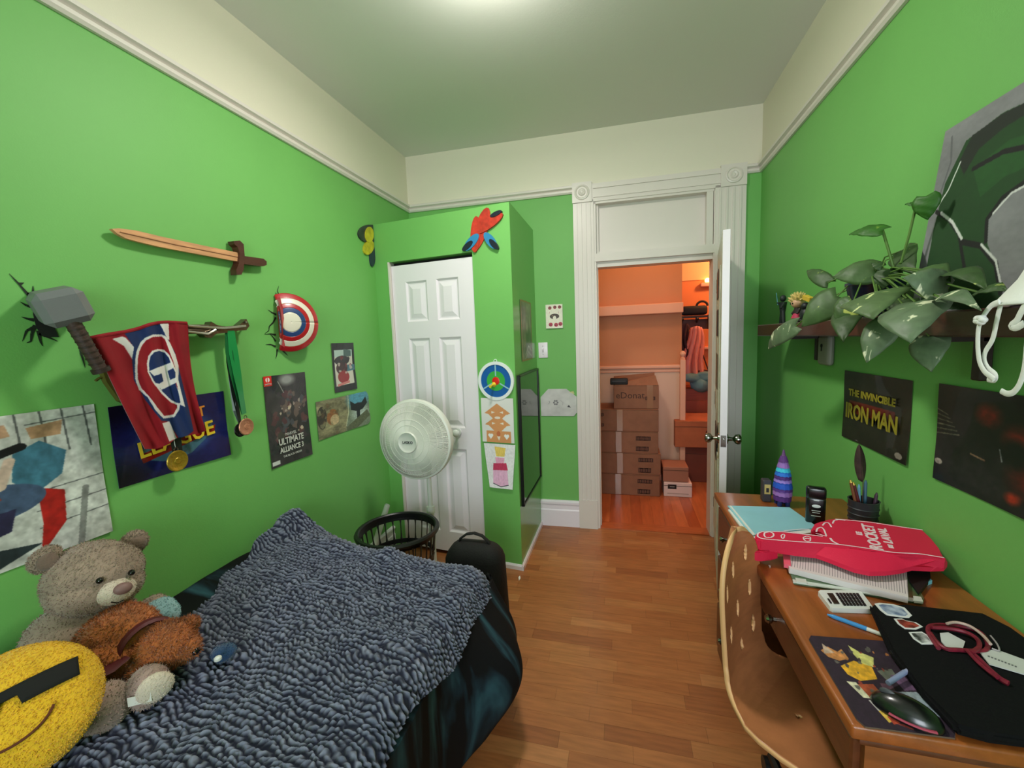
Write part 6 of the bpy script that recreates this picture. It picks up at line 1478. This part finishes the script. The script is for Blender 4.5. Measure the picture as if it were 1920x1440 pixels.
sheet('mat_surface', cv, lambda u, v: tuple((c0_*(1-u)+c1_*u)*(1-v)+(c3_*(1-u)+c2_*u)*v), m_cloth, t, mk, thick=.003, offv=(0, 0, -1))
# mouse
mc = atz(DZT+.022, 1700, 1322); m2 = atz(DZT+.012, 1765, 1362); md_ = (m2-mc); md_.z = 0; md_.normalize(); ms = Vector((-md_.y, md_.x, 0)); mr_ = Matrix((md_, ms, Vector((0, 0, 1)))).transposed()
t = thing('computer_mouse', 'black computer mouse with a pink side stripe on the mouse mat', 'computer mouse', (mc.x, mc.y, DZT+.003))
b = B(); b.ball((mc.x, mc.y, DZT+.005), (.050, .029, .030), mr_, 36, 24)
for v in b.bm.verts:
    if v.co.z < DZT+.004: v.co.z = DZT+.004
obj('shell', b, M('mouse_black', (14, 14, 16), .28, coat=.4), t, world=True)
b = B(); b.ball(Vector((mc.x, mc.y, DZT+.006))-md_*.026+Vector((0, 0, .023)), (.012, .0035, .008), mr_, 14, 10); obj('scroll_wheel', b, M('wheel_grey', (66, 66, 70), .5), t, world=True)
b = B(); b.tube([Vector((mc.x, mc.y, DZT+.010))+md_*a-ms*(.0285*math.sqrt(1-(a/.052)**2)) for a in np.linspace(-.02, .040, 8)], .0035, 6, ry=.002); obj('pink_stripe', b, M('mouse_pink', (168, 66, 88), .4), t, world=True)
# blue-grey stick
P0, P1_ = atz(DZT+.016, 1665, 1281), atz(DZT+.020, 1717, 1247)
t = thing('stylus', 'pale blue-grey marker lying against the mouse', 'marker', tuple(P0)); b = B(); b.cone(P0, P0.lerp(P1_, .6), .0045, .0045, 12); obj('barrel', b, M('stylus_blue', (142, 152, 190), .4), t, world=True)
b = B(); b.cone(P0.lerp(P1_, .6), P1_, .0038, .003, 12); obj('cap', b, M('stylus_light', (166, 170, 204), .4), t, world=True)

# black bag / laptop sleeve at the near right
t = thing('laptop_sleeve', 'large black laptop sleeve with stickers covering the right side of the desk', 'laptop sleeve', (.70, 1.0, DZT))
sl = [(1630, 1131), (1700, 1134), (1842, 1147), (1900, 1176), (1990, 1240), (2080, 1420), (1900, 1420), (1800, 1370), (1730, 1290), (1668, 1216)]
P = polyz(sl, DZT+.026); P = [Vector((min(p.x, .862), max(p.y, .80), p.z)) for p in P]
b = B(); b.prism(P, (0, 0, -.020)); bmesh.ops.bevel(b.bm, geom=[e for e in b.bm.edges], offset=.007, segments=3, affect='EDGES'); obj('sleeve_body', b, M('sleeve_black', (9, 9, 12), .9, bump=.15, bs=200, spec=.2), t, world=True)
b = B(); b.tube([P[i].lerp(P[j], k)+Vector((.003, 0, -.009)) for i, j in ((0, 9), (9, 8), (8, 7)) for k in (0, .5)], .0022, 6); obj('zip', b, M('zip_dark', (34, 34, 36), .35), t, world=True)
def sticker(label, pts, c1, c2, seed):
    P = polyz(pts, DZT+.0275); ce = sum(P, Vector())/len(P); b = B(); b.prism(P, (0, 0, -.001)); o = obj('sticker', b, M('sticker_white', (226, 226, 228), .4), t, smooth=False, world=True); o['label'] = label
    b = B(); b.prism([p+(ce-p)*.22+Vector((0, 0, .0004)) for p in P], (0, 0, -.0008)); obj('sticker_print', b, M('sticker_print_%d' % seed, c1, .4, var=.2, vs=60, col2=c2), o, smooth=False, world=True)
def c5(pts): return [(1480+x/3.79, 1060+y/3.79) for x, y in pts]
sticker('pale blue oval sticker', c5([(605, 272), (640, 266), (740, 276), (820, 300), (872, 355), (850, 372), (790, 368), (690, 352), (645, 318)]), (110, 130, 170), (190, 200, 220), 1)
sticker('dark and red sticker', c5([(742, 378), (800, 378), (830, 392), (900, 405), (950, 436), (900, 455), (820, 450), (770, 415)]), (90, 30, 34), (180, 70, 60), 2)
sticker('white sticker with dark shapes', c5([(848, 475), (940, 470), (990, 500), (1030, 560), (940, 560), (880, 520)]), (60, 60, 64), (214, 214, 216), 3)
# lanyard of dark red cord
LMt = M('lanyard_red', (120, 20, 44), .5, var=.3, vs=60)
t = thing('beaded_lanyard', 'dark red cord lanyard tangled on top of the black laptop sleeve', 'lanyard', tuple(atz(DZT+.026, 1800, 1190)))
def lan(pts, r, z=DZT+.030, nm='cord', mat=LMt):
    P = polyz(c5(pts), z); Q = []
    for i in range(len(P)-1):
        for k in range(4): Q.append(P[i].lerp(P[i+1], k/4))
    Q.append(P[-1])
    for _ in range(3): Q = [Q[0]]+[(Q[i-1]+Q[i]*2+Q[i+1])/4 for i in range(1, len(Q)-1)]+[Q[-1]]
    b = B(); b.tube(Q, r, 7); obj(nm, b, mat, t, world=True)
lan([(1060, 590), (1020, 530), (980, 470), (990, 430), (1060, 420), (1160, 430), (1280, 440), (1370, 480), (1420, 560), (1400, 610), (1300, 610), (1200, 600), (1110, 600), (1040, 540), (1000, 480)], .0042)
lan([(1010, 440), (1120, 445), (1250, 470), (1340, 520), (1360, 580), (1290, 620)], .0040, DZT+.035); lan([(1120, 415), (1180, 400), (1290, 430), (1380, 500), (1430, 560)], .0030, DZT+.037, 'pale_cord', M('lanyard_pale', (196, 168, 158), .5))
lan([(1280, 610), (1340, 660), (1420, 740), (1500, 810), (1560, 840)], .0050); lan([(1260, 600), (1330, 680), (1400, 740), (1480, 800)], .0035, DZT+.036); lan([(1430, 500), (1480, 560), (1500, 615), (1440, 590)], .0016, DZT+.032, 'thin_loop', M('lanyard_clear', (170, 160, 164), .3))
b = B(); P = polyz(c5([(1340, 600), (1480, 600), (1700, 680), (1760, 720), (1740, 800), (1660, 770), (1420, 700)]), DZT+.030); b.prism(P, (0, 0, -.002)); st = obj('white_label_strap', b, M('strap_white', (206, 206, 204), .5), t, smooth=False, world=True)
b = B()
for k in range(9): u = k/9; P = polyz(c5([(1410+24*k, 640+9*k), (1424+24*k, 643+9*k), (1424+24*k, 652+9*k), (1410+24*k, 648+9*k)]), DZT+.0306); b.prism(P, (0, 0, -.0005))
obj('strap_print', b, M('strap_ink', (110, 110, 112), .6), st, smooth=False, world=True)
b = B(); P = polyz(c5([(1070, 480), (1130, 476), (1250, 540), (1230, 600), (1120, 585), (1080, 540)]), DZT+.029); b.prism(P, (0, 0, -.002)); obj('white_card', b, M('card_white2', (214, 214, 214), .5), t, smooth=False, world=True)
b = B(); P = polyz([(1441, 1059), (1445, 1060), (1444, 1064)], DZT+.003); b.prism(P, (0, 0, -.003)); tag(obj('paper_scrap', b, M('paper_white', (232, 232, 230), .6), smooth=False), 'tiny white paper scrap alone on the bare desktop', 'paper scrap')
b = B(); P = polyz([(972, 1082), (975, 1079), (976, 1084), (973, 1088)], .004); b.prism(P, (0, 0, -.003)); tag(obj('paper_scrap', b, M('paper_white', (232, 232, 230), .6), smooth=False), 'tiny white scrap on the floor by the closet corner', 'paper scrap')

# ------------------------------------------------------------------ plywood swivel chair
CFd = Vector((.7986, -.6018, 0)); CSd = Vector((.6018, .7986, 0))     # forward and sideways
c0 = Vector((.25, 1.17, .45))+CSd*.112
t = thing('desk_chair', 'bent plywood chair with slotted back pushed under the desk', 'chair', (.44, 1.16, 0))
wply = wood('chair_plywood', (176, 112, 70), (3, 3, 12), vs=5, var=.10, rough=.42, coat=.2); wedge = M('ply_edge', (222, 172, 120), .5)
prof = []
def pf(f, z, w): prof.append((f, z, w))
for f, w_ in ((.40, .155), (.36, .175), (.30, .186), (.24, .190), (.18, .190), (.13, .184), (.085, .168)): pf(f, .446-.02*max(0, (f-.34)/.06)-.006*math.sin(f*8), w_)
for k in range(1, 7): a = math.pi/2*k/6*.97; pf(.085-.085*math.sin(a), .446+.085*(1-math.cos(a)), .168-.050*math.sin(a)**.9)
for k in range(1, 31): q = k/30; pf(-.004-.020*q, .53+.365*q, .113+.006*math.sin(q*math.pi))
# sample rows densely in the back for clean slots
NR = 190; NS = 80
pr_ = np.array(prof); cum = np.concatenate([[0], np.cumsum(np.hypot(np.diff(pr_[:, 0]), np.diff(pr_[:, 1])))]); tot = cum[-1]
tt = np.linspace(0, tot, NR); F_ = np.interp(tt, cum, pr_[:, 0]); Z_ = np.interp(tt, cum, pr_[:, 1]); W_ = np.interp(tt, cum, pr_[:, 2])
bend = cum[12]
slots = []
slots = [(.048, .806), (-.030, .780), (.064, .694), (-.085, .735), (-.008, .659), (.075, .580), (-.064, .607), (.007, .537), (-.056, .490)]
def P3(i, j):
    u = -1+2*j/NS; f, z, w = F_[i], Z_[i], W_[i]
    if tt[i] > bend: # egg-shaped top of the back
        q = (Z_[i]-.70)/(Z_[-1]-.70)
        if q > 0: w *= (max(0, 1-max(0, q)**2.6))**.5*.999+.001
    else:
        q = (tt[i])/.06
        if q < 1: w *= .80+.2*math.sqrt(max(0, 1-(1-q)**2))
    up_ = smooth01((tt[i]-bend*.55)/(bend*.45)); cupb = .016*u*u
    return c0+CSd*(u*w)+CFd*(f+cupb*up_)+Vector((0, 0, z-.45+cupb*.6*(1-up_))), u*w, z
b = B(); G = [[P3(i, j) for j in range(NS+1)] for i in range(NR)]; V_ = {}
def vv(i, j):
    if (i, j) not in V_: V_[(i, j)] = b.bm.verts.new(G[i][j][0])
    return V_[(i, j)]
for i in range(NR-1):
    for j in range(NS):
        y = (G[i][j][1]+G[i+1][j+1][1])/2; z = (G[i][j][2]+G[i+1][j+1][2])/2
        if tt[i] > bend and any(((y-sx_)/.0078)**2+((z-sz_)/.0250)**2 < 1 for sx_, sz_ in slots): continue
        if tt[i] < bend*.9 and any((y-a)**2+(F_[i]-c_)**2 < .006**2 for a, c_ in ((-.03, .17), (-.03, .30))): continue
        b.bm.faces.new((vv(i, j), vv(i, j+1), vv(i+1, j+1), vv(i+1, j)))
o = obj('plywood_shell', b, [wply, wedge], t, world=True, auto=50)
md = o.modifiers.new('s', 'SOLIDIFY'); md.thickness = .013; md.offset = -1; md.material_offset_rim = 1
cc = c0+CFd*.19
b = B(); b.box(cc+Vector((0, 0, -.028)), (.16, .16, .03), Matrix.Rotation(math.atan2(CFd.y, CFd.x), 3, 'Z'), bevel=.006); obj('seat_plate', b, m_black, t, world=True)
b = B(); b.cone(cc+Vector((0, 0, -.36)), cc+Vector((0, 0, -.03)), .024, n=20); b.cone(cc+Vector((0, 0, -.22)), cc+Vector((0, 0, -.05)), .032, n=20); obj('gas_column', b, M('column_grey', (70, 70, 72), .3, metal=.6), t, world=True)
b = B(); b.cone(cc+Vector((0, 0, -.40)), cc+Vector((0, 0, -.33)), .042, .032, 20); obj('hub', b, m_black, t, world=True)
for k in range(5):
    a = k*2*math.pi/5+.35; d = Vector((math.cos(a), math.sin(a), 0)); b = B(); b.tube([cc+Vector((0, 0, -.362)), cc+d*.14+Vector((0, 0, -.372)), cc+d*.255+Vector((0, 0, -.385))], [.024, .018, .013], 8); leg = obj('leg', b, m_black, t, world=True)
    b = B(); q = cc+d*.255; q.z = .027; s = Vector((-d.y, d.x, 0))
    for sg in (-1, 1): b.cone(q+s*sg*.006, q+s*sg*.022, .026, n=18)
    b.cone(q, Vector((q.x, q.y, .065)), .008, n=8); obj('castor', b, m_black, leg, world=True)
